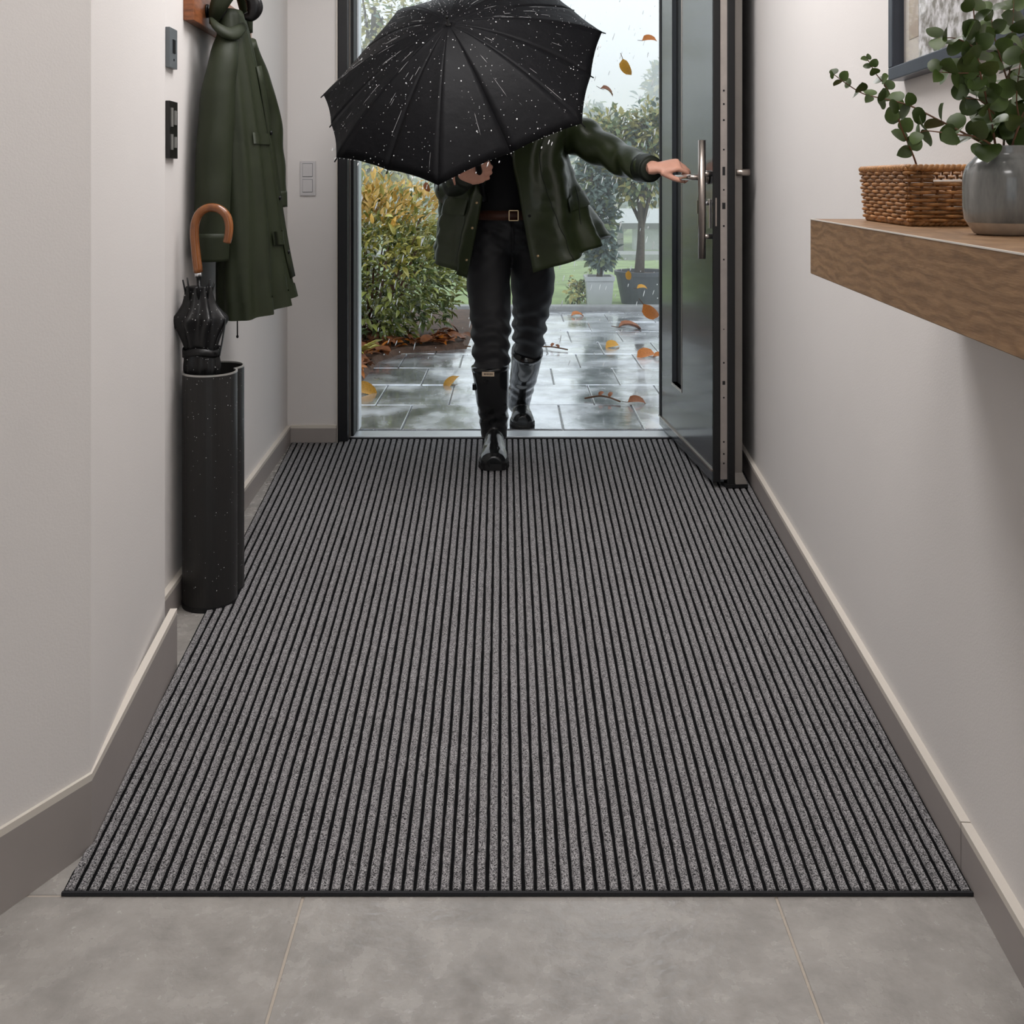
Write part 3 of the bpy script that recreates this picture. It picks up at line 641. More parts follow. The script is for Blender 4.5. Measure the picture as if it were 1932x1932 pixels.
# picture
def wb(bm, d0, d1, z0, z1, t0, t1):
    a, b = wallX(d0) + .016, wallX(d1) + .016
    return hexa(bm, [(a - t0, d0, z0), (b - t0, d1, z0), (b - t1, d1, z0), (a - t1, d0, z0), (a - t0, d0, z1), (b - t0, d1, z1), (b - t1, d1, z1), (a - t1, d0, z1)])
PD0, PD1, PZ0, PZ1, FW = 1.42, 2.06, 1.352, 1.92, .026
t = thing('framed_picture', 'framed abstract print in a blue black frame above the oak shelf', 'picture', (wallX(1.7), 1.7, PZ0))
for nm, a in (('frame_rail', (PD0, PD1, PZ0, PZ0 + FW)), ('frame_rail', (PD0, PD1, PZ1 - FW, PZ1)), ('frame_stile', (PD0, PD0 + FW, PZ0 + FW, PZ1 - FW)), ('frame_stile', (PD1 - FW, PD1, PZ0 + FW, PZ1 - FW))):
    bm = BM(); wb(bm, *a, 0, .032); bevel(bm, .002); obj(nm, bm, M['frame'], t)
bm = BM(); wb(bm, PD0 + FW, PD1 - FW, PZ0 + FW, PZ1 - FW, .0, .008); obj('mount_board', bm, M['mount'], t)
bm = BM(); wb(bm, 1.945, 2.0, PZ0 + .075, PZ1 - .05, .008, .0088); obj('beige_strip', bm, M['artbeige'], t)
m = mat('abstract_print', (232, 232, 234), .7, col2=(140, 138, 130), vscale=38, detail=9, contrast=(.4, .6)); M['art'] = m
bm = BM(); wb(bm, 1.55, 1.942, PZ0 + .026, PZ1 - .05, .008, .0086); obj('print', bm, M['art'], t)
bm = BM(); wb(bm, PD0 + FW, PD1 - FW, PZ0 + FW, PZ1 - FW, .016, .018); obj('picture_glass', bm, M['pglass'], t)

# wicker basket
bk = thing('wicker_basket', 'rectangular brown wicker basket on the oak shelf beside the vase', 'basket', (.66, 1.5, SZ1))
A0 = V((.572, 1.484)); ex = V((1, .05)).normalized(); ey = V((.0718, 1)).normalized()
BW, BD, BH = .125, .25, .0885
def bloop(t, o=0.0, flare=0.0):
    """rounded-rectangle path, t 0..1 starting at the near-left corner going right; o = outward offset"""
    r = .012; w, d = BW, BD
    cen = A0 + ex * (w / 2) + ey * (d / 2); L = 2 * (w + d); s = (t % 1) * L
    if s < w: a, b, n = s - w / 2, -d / 2, (0, -1)
    elif s < w + d: a, b, n = w / 2, s - w - d / 2, (1, 0)
    elif s < 2 * w + d: a, b, n = w / 2 - (s - w - d), d / 2, (0, 1)
    else: a, b, n = -w / 2, d / 2 - (s - 2 * w - d), (-1, 0)
    # soften corners
    ca, cb = w / 2 - r, d / 2 - r
    if abs(a) > ca and abs(b) > cb:
        va = V((math.copysign(ca, a), math.copysign(cb, b))); dv = (V((a, b)) - va).normalized(); a, b = va + dv * r; n = (dv.x, dv.y)
    return cen + ex * (a + n[0] * (o + flare)) + ey * (b + n[1] * (o + flare)), ex * n[0] + ey * n[1]
NW = 13
slot0, slot1 = .039 / (2 * (BW + BD)), .086 / (2 * (BW + BD))
per = 2 * (BW + BD)
for j in range(NW):
    z = SZ1 + .009 + j * .0058; fl = -.008 * (1 - z / SZ1 * 1.0) + .006 * (j / NW) - .006
    hasslot = 10 <= j <= 12
    rng = [(0, 1)] if not hasslot else [(slot1, 1 + slot0)]
    for a, b in rng:
        n = 230; pts = []
        for k in range(n + 1):
            tt = a + (b - a) * k / n
            q, nn = bloop(tt, .0036 * math.cos(math.pi * tt * 32 + math.pi * j), fl)
            pts.append((q.x, q.y, z + .0007 * noise.noise((tt * 40, j * 3.1, 0))))
        bm = BM(); tube(bm, pts, .0027, 6); obj('weaver', bm, M['wicker'], bk, True)
for k in range(32):
    tt = k / 32
    if slot0 < tt < slot1:
        zt = SZ1 + .060
    else: zt = SZ1 + BH - .004
    q0, n0 = bloop(tt, 0, -.012); q1, n1 = bloop(tt, 0, 0 if zt > SZ1 + .06 else -.003)
    bm = BM(); tube(bm, [(q0.x, q0.y, SZ1 + .004), (q1.x, q1.y, zt)], .0024, 6); obj('stake', bm, M['wickerd'], bk, True)
for z, r, fl, nm in ((SZ1 + BH - .003, .0052, .001, 'rim'), (SZ1 + .0045, .0045, -.010, 'base_border')):
    for ph in (0, math.pi):
        pts = []
        for k in range(241):
            q, nn = bloop(k / 240, .0018 * math.cos(k / 240 * 2 * math.pi * 46 + ph), fl); pts.append((q.x, q.y, z + .0018 * math.sin(k / 240 * 2 * math.pi * 46 + ph)))
        bm = BM(); tube(bm, pts, r * .75, 8); obj(nm, bm, M['wicker'], bk, True)
pts = []
for k in range(61):
    tt = slot0 + (slot1 - slot0) * k / 60; q, nn = bloop(tt, 0, .0); pts.append((q.x, q.y, SZ1 + .0625))
bm = BM(); tube(bm, pts, .003, 8); obj('handle_wrap', bm, M['wicker'], bk, True)
cen = A0 + ex * BW / 2 + ey * BD / 2
bm = BM(); c4 = [A0 + ex * (x * (BW - .03) + .015) + ey * (y * (BD - .03) + .015) for x, y in ((0, 0), (1, 0), (1, 1), (0, 1))]
hexa(bm, [(c.x, c.y, SZ1 + .002) for c in c4] + [(c.x, c.y, SZ1 + .006) for c in c4]); obj('base_panel', bm, M['wickerd'], bk)
# folded cloth in the basket
bm = BM()
for lay, (z, h) in enumerate(((SZ1 + .020, .018), (SZ1 + .041, .017), (SZ1 + .060, .014))):
    c4 = [A0 + ex * (x * (BW - .05) + .025) + ey * (y * (BD - .06) + .022 + .003 * lay) for x, y in ((0, 0), (1, 0), (1, 1), (0, 1))]
    hexa(bm, [(c.x, c.y, z - h / 2) for c in c4] + [(c.x, c.y, z + h / 2 + .002 * (i % 2)) for i, c in enumerate(c4)])
bevel(bm, .007, 3); meta(obj('folded_cloth', bm, M['cloth'], None, True), 'folded pale grey cloths inside the wicker basket', 'cloth')

# vase
VC = V((.6035, 1.256, SZ1))
vs = thing('ceramic_vase', 'squat grey glazed jar vase at the right end of the shelf', 'vase', VC)
prof = [(.030, .0008), (.034, .002), (.0405, .012), (.0455, .020), (.0472, .034), (.0475, .060), (.0468, .074), (.043, .085), (.036, .093), (.0325, .0965), (.0315, .101), (.0325, .1075), (.0325, .109), (.0295, .109), (.0285, .10), (.033, .09), (.043, .07), (.043, .03), (.03, .008)]
bm = BM(); lathe(bm, [(r, z) for r, z in prof if True][2:], VC, 56, False, True); vb = obj('jar_body', bm, M['vase'], vs, True)
bm = BM(); lathe(bm, [(.0, .0003), (.029, .0003), (.034, .002), (.0408, .0122), (.0440, .0178), (.0445, .019), (.04, .019)], VC, 56, False, False); obj('clay_foot', bm, M['vasefoot'], vs, True)

# eucalyptus stems
LEAF_R = [leafmesh('eucalyptus_leaf', .0245, .024, .003, M['euc'], .5, 9), leafmesh('eucalyptus_leaf', .026, .019, .004, M['euc'], .6, 9)]
def eucalyptus(label, path, n_leaf, s0, s1, seedv, start=.12, twigs=(), face=.65):
    rnd = random.Random(seedv); pts = cr([P(*p) for p in path], 8)
    t = thing('eucalyptus_stem', label, 'plant', pts[0], 'eucalyptus stems on the shelf')
    bm = BM(); n = len(pts); tube(bm, pts, [.0016 - .0011 * i / n for i in range(n)], 8); obj('stalk', bm, M['eucstem'], t, True)
    allp = [(pts, n_leaf, s0, s1, start)]
    for tw in twigs:
        tp = cr([P(*p) for p in tw[0]], 6); bm = BM(); tube(bm, tp, [.0011 - .0006 * i / len(tp) for i in range(len(tp))], 6); obj('twig', bm, M['eucstem'], t, True)
        allp.append((tp, tw[1], s0 * .85, s1, .25))
    for pts_, nl, a0, a1, stt in allp:
        for k in range(nl):
            f = stt + (1 - stt) * k / max(1, nl - 1); x = f * (len(pts_) - 1); i = min(int(x), len(pts_) - 2); p = pts_[i].lerp(pts_[i + 1], x - i)
            tg = (pts_[i + 1] - pts_[i]).normalized(); s = a0 + (a1 - a0) * f ** 1.3
            base = tg.orthogonal().normalized(); ang0 = k * 1.57 + rnd.uniform(-.4, .4)
            for side in (0, math.pi):
                if rnd.random() < .06: continue
                q = Matrix.Rotation(ang0 + side, 3, tg) @ base
                fwd = (q + tg * rnd.uniform(.1, .6) + V((0, 0, rnd.uniform(-.15, .25)))).normalized()
                up = (V((-.35, -face, .25)) + V((rnd.uniform(-.6, .6), rnd.uniform(-.6, .6), rnd.uniform(-.5, .6)))) if rnd.random() < .8 else q.cross(tg) + tg
                me = LEAF_R[0 if rnd.random() < .7 else 1]
                o = bpy.data.objects.new('leaf', me); COL.objects.link(o); attach(o, t); o.matrix_basis = orient(p, fwd, up, s * rnd.uniform(.85, 1.15))
    return t
vD = 1.256
eucalyptus('eucalyptus stem leaning far left from the vase over the basket', [(1884, 300, vD), (1862, 276, 1.25), (1820, 252, 1.25), (1770, 226, 1.26), (1718, 200, 1.28), (1676, 188, 1.29), (1632, 178, 1.30), (1600, 160, 1.30), (1574, 141, 1.30)], 13, 1.12, .45, 3, .14)
eucalyptus('eucalyptus sprig rising out of the wicker basket', [(1738, 352, 1.55), (1728, 308, 1.5), (1714, 272, 1.46), (1700, 240, 1.42), (1688, 200, 1.38), (1672, 165, 1.36), (1652, 138, 1.36), (1637, 112, 1.36)], 11, 1.05, .42, 5, .24)
eucalyptus('upright eucalyptus stem at the left of the vase mouth', [(1882, 300, vD), (1874, 250, 1.24), (1862, 190, 1.22), (1848, 130, 1.20), (1842, 70, 1.20), (1836, 10, 1.20), (1832, -50, 1.2)], 14, 1.25, .8, 8, .16,
    [([(1868, 160, 1.22), (1838, 140, 1.21), (1806, 138, 1.21), (1772, 136, 1.21)], 5), ([(1846, 96, 1.2), (1826, 82, 1.2), (1800, 72, 1.2), (1770, 72, 1.2)], 5), ([(1876, 215, 1.23), (1850, 190, 1.22), (1822, 185, 1.21)], 3)])
eucalyptus('middle eucalyptus stem standing tallest in the vase', [(1892, 300, vD), (1896, 240, 1.26), (1902, 170, 1.27), (1908, 90, 1.27), (1912, 20, 1.27), (1918, -60, 1.27)], 15, 1.25, .8, 12, .12,
    [([(1900, 150, 1.26), (1886, 105, 1.25), (1874, 60, 1.25), (1870, 20, 1.25)], 6)])
eucalyptus('eucalyptus stem at the right of the vase leaning out of view', [(1902, 300, vD), (1918, 250, 1.24), (1940, 190, 1.23), (1965, 120, 1.22), (1985, 50, 1.22)], 10, 1.3, .9, 21, .1,
    [([(1925, 235, 1.24), (1918, 190, 1.22), (1922, 140, 1.21), (1930, 90, 1.2)], 5)])
eucalyptus('short eucalyptus stem drooping low over the vase rim', [(1886, 298, 1.25), (1868, 272, 1.23), (1840, 258, 1.22), (1806, 254, 1.22), (1752, 247, 1.25), (1736, 250, 1.26)], 5, 1.25, .8, 31, .2)

# ================================================================== OUTDOORS
patio = BM(); box(patio, -5, 5.5, 4.745, 9.1, -.12, -.008); patio = struct('patio', patio, M['pavejoint'])
PW, PD = .376, .52
for j in range(9):
    d0 = 4.765 + j * PD; d1 = min(d0 + PD - .006, 9.08)
    o = (.426 % PW) + (PW / 2 if j % 2 == 0 else 0)
    for i in range(-9, 10):
        x0 = o + i * PW
        if x0 < -3.2 or x0 > 3.3: continue
        bm = BM(); dz = U(-.0015, .0015); tx, ty = U(-.002, .002), U(-.002, .002)
        box(bm, x0 + .004, x0 + PW - .004, d0, d1, -.04, dz)
        for v in bm.verts:
            if v.co.z > -.03: v.co.z += tx * (v.co.x - x0) / PW + ty * (v.co.y - d0) / PD
        bevel(bm, .003, 1); obj('paver', bm, M['paver'], patio)
bm = BM(); box(bm, -5, 5.5, 9.1, 9.24, -.1, .045); bevel(bm, .01); struct('kerb', bm, M['kerb'])
bm = BM(); bmesh.ops.create_grid(bm, x_segments=60, y_segments=40, size=1, matrix=Matrix.Translation((0, 39.2, -.01)) @ Matrix.Diagonal((45, 30, 1, 1)))
for v in bm.verts: v.co.z += .1 * fr(v.co, .15) * min(1, (v.co.y - 9.2) / 6)
struct('lawn', bm, M['lawn'])
bm = BM(); box(bm, -20, 20, 15.2, 16.0, -.1, .07); struct('garden_path', bm, M['kerb'])
# planting bed on the left with leaf litter
bed = [(-.93, 5.0), (-.89, 5.6), (-.88, 6.55), (-.76, 6.88), (-.34, 7.08), (-.30, 8.95), (-3.4, 8.95), (-3.4, 5.0)]
def inbed(x, y):
    ins = False; n = len(bed)
    for i in range(n):
        (x1, y1), (x2, y2) = bed[i], bed[i - 1]
        if (y1 > y) != (y2 > y) and x < (x2 - x1) * (y - y1) / (y2 - y1) + x1: ins = not ins
    return ins
bm = BM(); top = [bm.verts.new((x, y, .035)) for x, y in bed]; bot = [bm.verts.new((x + (.03 if x > -3 else 0), y - (.02 if y > 6.6 and y < 8 else 0), -.004)) for x, y in bed]
bm.faces.new(top)
for i in range(len(bed)): bm.faces.new([bot[i], bot[(i + 1) % 8], top[(i + 1) % 8], top[i]])
struct('planting_bed', bm, M['soil'])
LITTER = [leafmesh('litter_leaf', .075, .045, .012, M['lf_rust'], .7, 5), leafmesh('litter_leaf', .06, .03, .014, M['lf_orange'], 1, 5)]
ml = []
while len(ml) < 520:
    x, y = U(-1.7, -.25), U(5.1, 7.5)
    near = inbed(x, y) and not inbed(x + .30, y - .12)
    if (near and R() < .9) or (inbed(x, y) and R() < .12):
        ml.append((orient((x, y, .04 + U(0, .03)), (U(-1, 1), U(-1, 1), U(-.2, .4)), (U(-.5, .5), U(-.5, .5), 1), U(.7, 1.4)), 0 if R() < .72 else 1))
lc = leafcloud('leaf_litter', LITTER, ml, None); meta(lc, 'rust brown fallen leaves banked along the planting bed edge', 'leaves')

# glossy shrub by the door
def blob_leaf(c, r, rr=(.55, 1.05)):
    while True:
        v = V((U(-1, 1), U(-1, 1), U(-1, 1)))
        if .05 < v.length < 1: break
    v.normalize(); k = U(*rr); return V(c) + V((v.x * r[0], v.y * r[1], v.z * r[2])) * k, v
SH = [leafmesh('leaf', .08, .028, .014, M[k], 1, 4) for k in ('lf_green', 'lf_dark', 'lf_lime', 'lf_yellow')]
shrub = thing('garden_shrub', 'dense glossy green shrub with yellow tips left of the doorway', 'shrub', (-1.05, 7.35, 0))
def shrubmat(count, fr_only=False):
    out = []
    while len(out) < count:
        p, v = blob_leaf((-1.02, 7.35, .58), (.66, .62, .60))
        p += V((.10, .0, .06)) * noise.noise(p * 3.1) * 2
        if p.z < .06: continue
        fw = (v * .8 + V((U(-.7, .7), U(-.7, .7), U(-.3, .9)))).normalized(); up = V((U(-.5, .5), -.5 + U(-.5, .5), 1))
        h = p.z + .18 * noise.noise(p * 5)
        k = 3 if h > .86 and R() < .7 else (2 if h > .55 and R() < .5 else (0 if R() < .66 else 1))
        out.append((orient(p, fw, up, U(.65, 1.25)), k, p))
    return out
cand = shrubmat(5600); cand.sort(key=lambda c: c[2].y + (9 if c[2].x < -1.15 else 0))
for mx, k, p in cand[:290]:
    o = bpy.data.objects.new('leaf', SH[k]); COL.objects.link(o); attach(o, shrub); o.matrix_basis = mx
leafcloud('foliage', SH, [(a, b) for a, b, c in cand[290:]], shrub)
droplets('water_beads', [(a @ V((0, U(.02, .06), .008)), (0, 0, 1), U(.003, .0075)) for a, b, c in random.sample(cand[:2600], 800)], shrub, .6)
for k in range(14):
    a = U(0, 6.28); e = V((-1.02 + .5 * math.cos(a), 7.35 + .45 * math.sin(a), U(.5, 1.0))); b0 = V((-1.02 + .08 * math.cos(a), 7.35 + .08 * math.sin(a), .02))
    bm = BM(); tube(bm, cr([b0, b0.lerp(e, .5) + V((0, 0, .1)), e], 5), crs([.012, .009, .004], 5), 6); obj('branch', bm, M['twig'], shrub, True)
# low tuft in front of the shrub
tf = thing('low_tuft_plant', 'small pale green tuft plant low at the foot of the shrub', 'plant', (-.98, 6.2, .03))
tl = leafmesh('leaf', .16, .02, .03, M['lf_lime'], 1, 5)
for k in range(16):
    a = U(0, 6.28); o = bpy.data.objects.new('leaf', tl); COL.objects.link(o); attach(o, tf)
    o.matrix_basis = orient((-.98 + .02 * math.cos(a), 6.45 + .02 * math.sin(a), .04), (math.cos(a), math.sin(a), U(.5, 1.4)), (0, 0, 1), U(.7, 1.2))

def tree(name, label, cat, base, height, r0, crown, nleaf, leafmeshes, lean=(0, 0), nbr=14, bare=.4, group=None, weights=None):
    """trunk, forked branches and a leaf mass; crown = list of (centre, radii)"""
    t = thing(name, label, cat, base, group)
    b = V(base); topp = b + V((lean[0], lean[1], height))
    tp = cr([b, b.lerp(topp, .4) + V((U(-.06, .06), U(-.06, .06), 0)), topp], 6); bm = BM(); tube(bm, tp, [r0 * (1 - .65 * i / (len(tp) - 1)) for i in range(len(tp))], 10); obj('trunk', bm, M['bark'], t, True)
    ends = []
    for k in range(nbr):
        f = bare + (1 - bare) * (k + .5) / nbr; i = int(f * (len(tp) - 1)); s = tp[i]
        c, rr = random.choice(crown); e, v = blob_leaf(c, rr, (.5, .95))
        mid = s.lerp(e, .5) + V((U(-.15, .15), U(-.15, .15), U(-.05, .25)))
        pts = cr([s, mid, e], 5); bm = BM(); tube(bm, pts, [max(.004, r0 * .42 * (1 - .85 * q / (len(pts) - 1))) for q in range(len(pts))], 6)
        for _ in range(3):
            q = pts[random.randrange(4, len(pts))]; e2 = q + V((U(-.5, .5), U(-.5, .5), U(-.1, .6))) * max(rr) * .55
            tube(bm, [q, q.lerp(e2, .5) + V((0, 0, .04)), e2], [r0 * .14, r0 * .1, .003], 5); ends.append(e2)
        ends.append(e); obj('branch', bm, M['bark'], t, True)
    out = []
    for _ in range(nleaf):
        if R() < .35 and ends: p = random.choice(ends) + V((U(-1, 1), U(-1, 1), U(-1, 1))) * max(crown[0][1]) * .22; v = V((U(-1, 1), U(-1, 1), U(-.4, 1)))
        else:
            c, rr = random.choice(crown); p, v = blob_leaf(c, rr, (.35, 1.05))
        out.append((orient(p, v + V((U(-.8, .8), U(-.8, .8), U(-.8, .4))), (U(-1, 1), -.6, 1), U(.7, 1.3)), random.choices(range(len(leafmeshes)), weights)[0]))
    leafcloud('foliage', leafmeshes, out, t)
    return t
FL = lambda s: [leafmesh('leaf', s, s * .5, s * .12, M[k], .7, 3) for k in ('far1', 'far2', 'far3')]
L13, L9, L25 = FL(.10), FL(.075), FL(.26)
tree('garden_tree', 'thin leafy tree behind the shrub nearest the door frame', 'tree', (-1.83, 13.2, 0), 3.4, .085, [((-1.9, 13.2, 3.3), (.7, .7, .9)), ((-1.4, 13.2, 2.7), (.6, .6, .5)), ((-1.75, 13.0, 1.35), (.5, .4, .3))], 1600, L13, (.05, 0), 20, .3, weights=[1, 4, .2])
tree('garden_tree', 'leaning thin tree behind the shrub, second from the door frame', 'tree', (-1.60, 14.2, 0), 3.6, .095, [((-1.0, 14.2, 3.5), (.8, .7, .7)), ((-1.7, 14.2, 3.4), (.8, .7, .6)), ((-1.5, 14, 1.5), (.5, .4, .3))], 1400, L13, (.3, 0), 20, .3, weights=[1, 3, .3])
# potted trees on the far edge of the patio
def planter(name, label, c, w0, w1, h, m, round_=False):
    t = thing(name, label, 'planter', c); bm = BM(); n = 40 if round_ else 4; ph = 0 if round_ else math.pi / 4; k = 1 if round_ else math.sqrt(2)
    def ring(w, z): return [(c[0] + k * w / 2 * math.cos(ph + 2 * math.pi * i / n), c[1] + k * w / 2 * math.sin(ph + 2 * math.pi * i / n), c[2] + z) for i in range(n)]
    loft(bm, [ring(w0, .0), ring(w1, h), ring(w1 - .04, h), ring(w1 - .05, h - .05)]); obj('pot_body', bm, m, t)
    bm = BM(); loft(bm, [ring(w1 + .012, h - .035), ring(w1 + .02, h + .004), ring(w1 - .035, h + .004), ring(w1 - .04, h - .03)], True, False, False); obj('pot_rim', bm, m, t)
    bm = BM(); loft(bm, [ring(w1 - .05, h - .045), ring(w1 - .05, h - .03)]); obj('potting_soil', bm, M['soil'], t)
    return t
c1 = ((1130 - 966) / 1932 * 9.5, 9.5, .0); c2 = ((1212 - 966) / 1932 * 9.75, 9.75, .0)
planter('square_planter', 'pale grey square planter at the back edge of the patio', c1, .215, .255, .275, M['planter'])
planter('round_planter', 'large dark grey tub planter right of the pale square planter', c2, .40, .52, .30, M['planterd'], True)
tree('potted_tree', 'narrow blue green conifer standing in the pale square planter', 'tree', (c1[0], c1[1], .24), .9, .03, [((c1[0] - .02, c1[1], .75), (.20, .18, .28)), ((c1[0] - .05, c1[1], 1.15), (.17, .16, .35)), ((c1[0] + .02, c1[1], .5), (.12, .1, .15))], 2200, L9, (0, 0), 12, .2, weights=[.7, .2, 3])
tree('potted_tree', 'small tree with bushy olive crown standing in the dark tub', 'tree', (c2[0] - .03, c2[1], .26), 1.0, .05, [((c2[0] - .3, c2[1], 1.55), (.33, .3, .28)), ((c2[0] + .12, c2[1], 1.6), (.34, .3, .32)), ((c2[0] - .05, c2[1], 1.2), (.38, .3, .26))], 3800, L9, (.02, 0), 16, .45, weights=[2, 2.4, .6])
tree('garden_bush', 'low olive bush beside the pale square planter', 'bush', ((1092 - 966) / 1932 * 9.6, 9.65, 0), .14, .014, [(((1090 - 966) / 1932 * 9.6, 9.65, .11), (.12, .1, .1))], 260, FL(.05), (0, 0), 5, .2, weights=[2, 2, .2])
# pavilion
pv = thing('garden_pavilion', 'small open pavilion with pale roof far across the lawn', 'pavilion', (2.3, 17.5, 0))
X0, X1, Y0, Y1 = 1.75, 3.6, 17.0, 19.0; ZR = 1.15 - (432 - 343) / 1932 * 17
bm = BM(); hexa(bm, [(X0 - .1, Y0 - .1, ZR + .1), (X1 + .1, Y0 - .1, ZR + .1), (X1 + .1, Y1 + .1, ZR + .1), (X0 - .1, Y1 + .1, ZR + .1), (X0 + .2, Y0 + .5, ZR + .3), (X1 - .2, Y0 + .5, ZR + .3), (X1 - .2, Y1 - .5, ZR + .3), (X0 + .2, Y1 - .5, ZR + .3)]); obj('roof', bm, M['shedroof'], pv)
bm = BM(); box(bm, X0, X1, Y0, Y0 + .08, ZR, ZR + .1); obj('beam', bm, M['shedwood'], pv)
for x in (X0, X1 - .1):
    for y in (Y0, Y1 - .1): bm = BM(); box(bm, x, x + .1, y, y + .1, 0, ZR); obj('post', bm, M['shedwood'], pv)
bm = BM(); box(bm, X0 + .3, X0 + .75, Y0 + .2, Y0 + .5, 0, ZR); obj('back_panel', bm, M['planter'], pv)
# far trees and hedge
for i, (x, y, h, w, lab) in enumerate(((-7.6, 27, 3.4, 2.0, 'round hazy tree far off behind the left garden trees'), (-4.4, 25, 2.0, 1.5, 'low hazy tree across the lawn left of the person'), (-1.2, 29, 2.6, 1.9, 'hazy tree straight behind the person'),
        (2.2, 27, 3.0, 1.5, 'hazy tree behind the outstretched arm'), (4.3, 30, 4.5, 1.4, 'tall pointed hazy tree beyond the potted trees'), (7.6, 31, 4.3, 1.5, 'tall hazy tree beside the door leaf, farthest of all'), (10.4, 27, 3.6, 1.9, 'hazy tree hidden mostly by the door leaf'))):
    tree('distant_tree', lab, 'tree', (x, y, 0), h * .75, .13, [((x, y, h * .32), (w * 1.0, w * .8, h * .3)), ((x + U(-.2, .2), y, h * .62), (w * .7, w * .6, h * .28)), ((x, y, h * .86), (w * .3, w * .3, h * .18))], 1300, L25, (0, 0), 8, .3, weights=[2, .8, 2.2])
hd = leafcloud('foliage_hedge', L25, [(orient((U(-14, 14), U(22, 23), U(0, 1.15)), (U(-1, 1), U(-1, 1), U(-.5, 1)), (0, -1, .5), U(.6, 1.1)), random.choices((0, 1, 2), (2, .6, 1))[0]) for _ in range(4200)], None)
hd.name = 'clipped_hedge'; meta(hd, 'long low hedge running across the far lawn', 'hedge')

# leaves: falling and fallen
LF = {k: leafmesh('autumn_leaf', 1.0, .56, .28, M[k], .7, 6) for k in ('lf_orange', 'lf_amber', 'lf_rust')}
def leafthing(name, label, px, py, d, size, mk, fwd, up, cat='leaf', group=None):
    p = P(px, py, d) if d else P(px, py, EYE * FPX / (py - CY))
    t = thing(name, label, cat, p, group)
    o = bpy.data.objects.new('blade', LF[mk]); COL.objects.link(o); attach(o, t)
    f = V(fwd).normalized(); o.matrix_basis = orient(p - f * size * .5 + V((0, 0, .012 if not d else 0)), fwd, up, size)
    bm = BM(); q = p - f * size * .5 + V((0, 0, .012 if not d else 0)); tube(bm, [q - f * size * .28 + V((0, 0, size * .05)), q, q + f * size * .3], [size * .014, size * .02, size * .01], 5); obj('stalk', bm, M['twig'], t)
leafthing('falling_leaf', 'orange leaf falling high beside the upper door edge', 1226, 75, 6.0, .095, 'lf_orange', (1, .1, .12), (.1, -.7, .7), group='falling leaves')
leafthing('falling_leaf', 'amber leaf falling upright just below the highest leaf', 1182, 127, 6.0, .11, 'lf_amber', (.42, .1, -.9), (-.5, -.8, .1), group='falling leaves')
leafthing('falling_leaf', 'brown folded leaf falling beside the umbrella edge', 1146, 172, 6.4, .10, 'lf_rust', (1, .3, -.35), (0, -.5, .8), group='falling leaves')
leafthing('falling_leaf', 'bright amber leaf falling in front of the dark tub', 1186, 520, 7.2, .075, 'lf_amber', (.1, .2, -1), (-.2, -1, 0), group='falling leaves')
leafthing('falling_leaf', 'small yellow leaf falling close to the door leaf', 1212, 543, 7.4, .085, 'lf_amber', (1, .2, .1), (0, -.5, 1), group='falling leaves')
leafthing('falling_leaf', 'large rust leaf tumbling beside the door leaf', 1228, 588, 6.2, .14, 'lf_orange', (.7, .2, -.7), (-.4, -.8, .1), group='falling leaves')
leafthing('falling_leaf', 'brown leaf drifting above the shrub near the umbrella tip', 806, 353, 7.0, .075, 'lf_rust', (.3, .1, -1), (-.2, -1, 0), group='falling leaves')
leafthing('fallen_leaf', 'amber leaf lying on the wet patio right of the rear boot', 1156, 655, 0, .12, 'lf_amber', (1, .5, .25), (-.3, -.8, .8), group='leaves on the patio')
leafthing('fallen_leaf', 'large orange leaf on the patio beside the door leaf', 1220, 673, 0, .15, 'lf_orange', (1, .4, .28), (-.4, -.8, .8), group='leaves on the patio')
leafthing('fallen_leaf', 'orange leaf half hidden by the door leaf edge', 1246, 676, 0, .10, 'lf_orange', (1, -.2, .1), (0, -.4, 1), group='leaves on the patio')
leafthing('fallen_leaf', 'curled brown leaf on the patio nearest the threshold', 1202, 762, 0, .10, 'lf_rust', (1, .1, .05), (0, -.5, 1), group='leaves on the patio')
leafthing('fallen_leaf', 'mottled amber leaf on the patio beside the left door frame', 690, 741, 0, .14, 'lf_amber', (1, -.3, -.12), (.1, -.7, .8), group='leaves on the patio')
leafthing('fallen_leaf', 'upright yellow leaf on the patio left of the front boot', 852, 726, 0, .11, 'lf_amber', (.5, .2, .75), (-.7, -.7, .3), group='leaves on the patio')
leafthing('fallen_leaf', 'brown wet leaf flat near the back of the patio', 1190, 620, 0, .2, 'lf_rust', (1, .1, .0), (0, -.1, 1), group='leaves on the patio')
leafthing('fallen_leaf', 'small rust leaf flat by the pale square planter', 1090, 597, 0, .12, 'lf_orange', (1, .3, .1), (0, -.3, 1), group='leaves on the patio')
def twig(label, pxs):
    pts = [P(x, y, EYE * FPX / (y - CY)) + V((0, 0, .012 + h)) for x, y, h in pxs]; t = thing('fallen_twig', label, 'twig', pts[0], 'twigs on the patio')
    bm = BM(); tube(bm, cr(pts, 5), .005, 6); obj('stem', bm, M['twig'], t, True)
    for k in (1, 2):
        o = bpy.data.objects.new('leaf', LF['lf_rust']); COL.objects.link(o); attach(o, t); o.matrix_basis = orient(pts[k], (U(-1, 1), .3, .35), (0, -.6, 1), .04)
twig('thin brown twig with buds on the patio near the threshold', [(1103, 756, 0), (1130, 755, .01), (1149, 757, .008), (1170, 762, 0)])
twig('thin bent twig lying beside the planting bed tip', [(826, 640, .05), (836, 652, .01), (858, 655, .0), (888, 657, 0)])
twig('thin dark twig lying behind the rear boot', [(1022, 657, 0), (1040, 659, .005), (1055, 661, .004), (1071, 663, 0)])
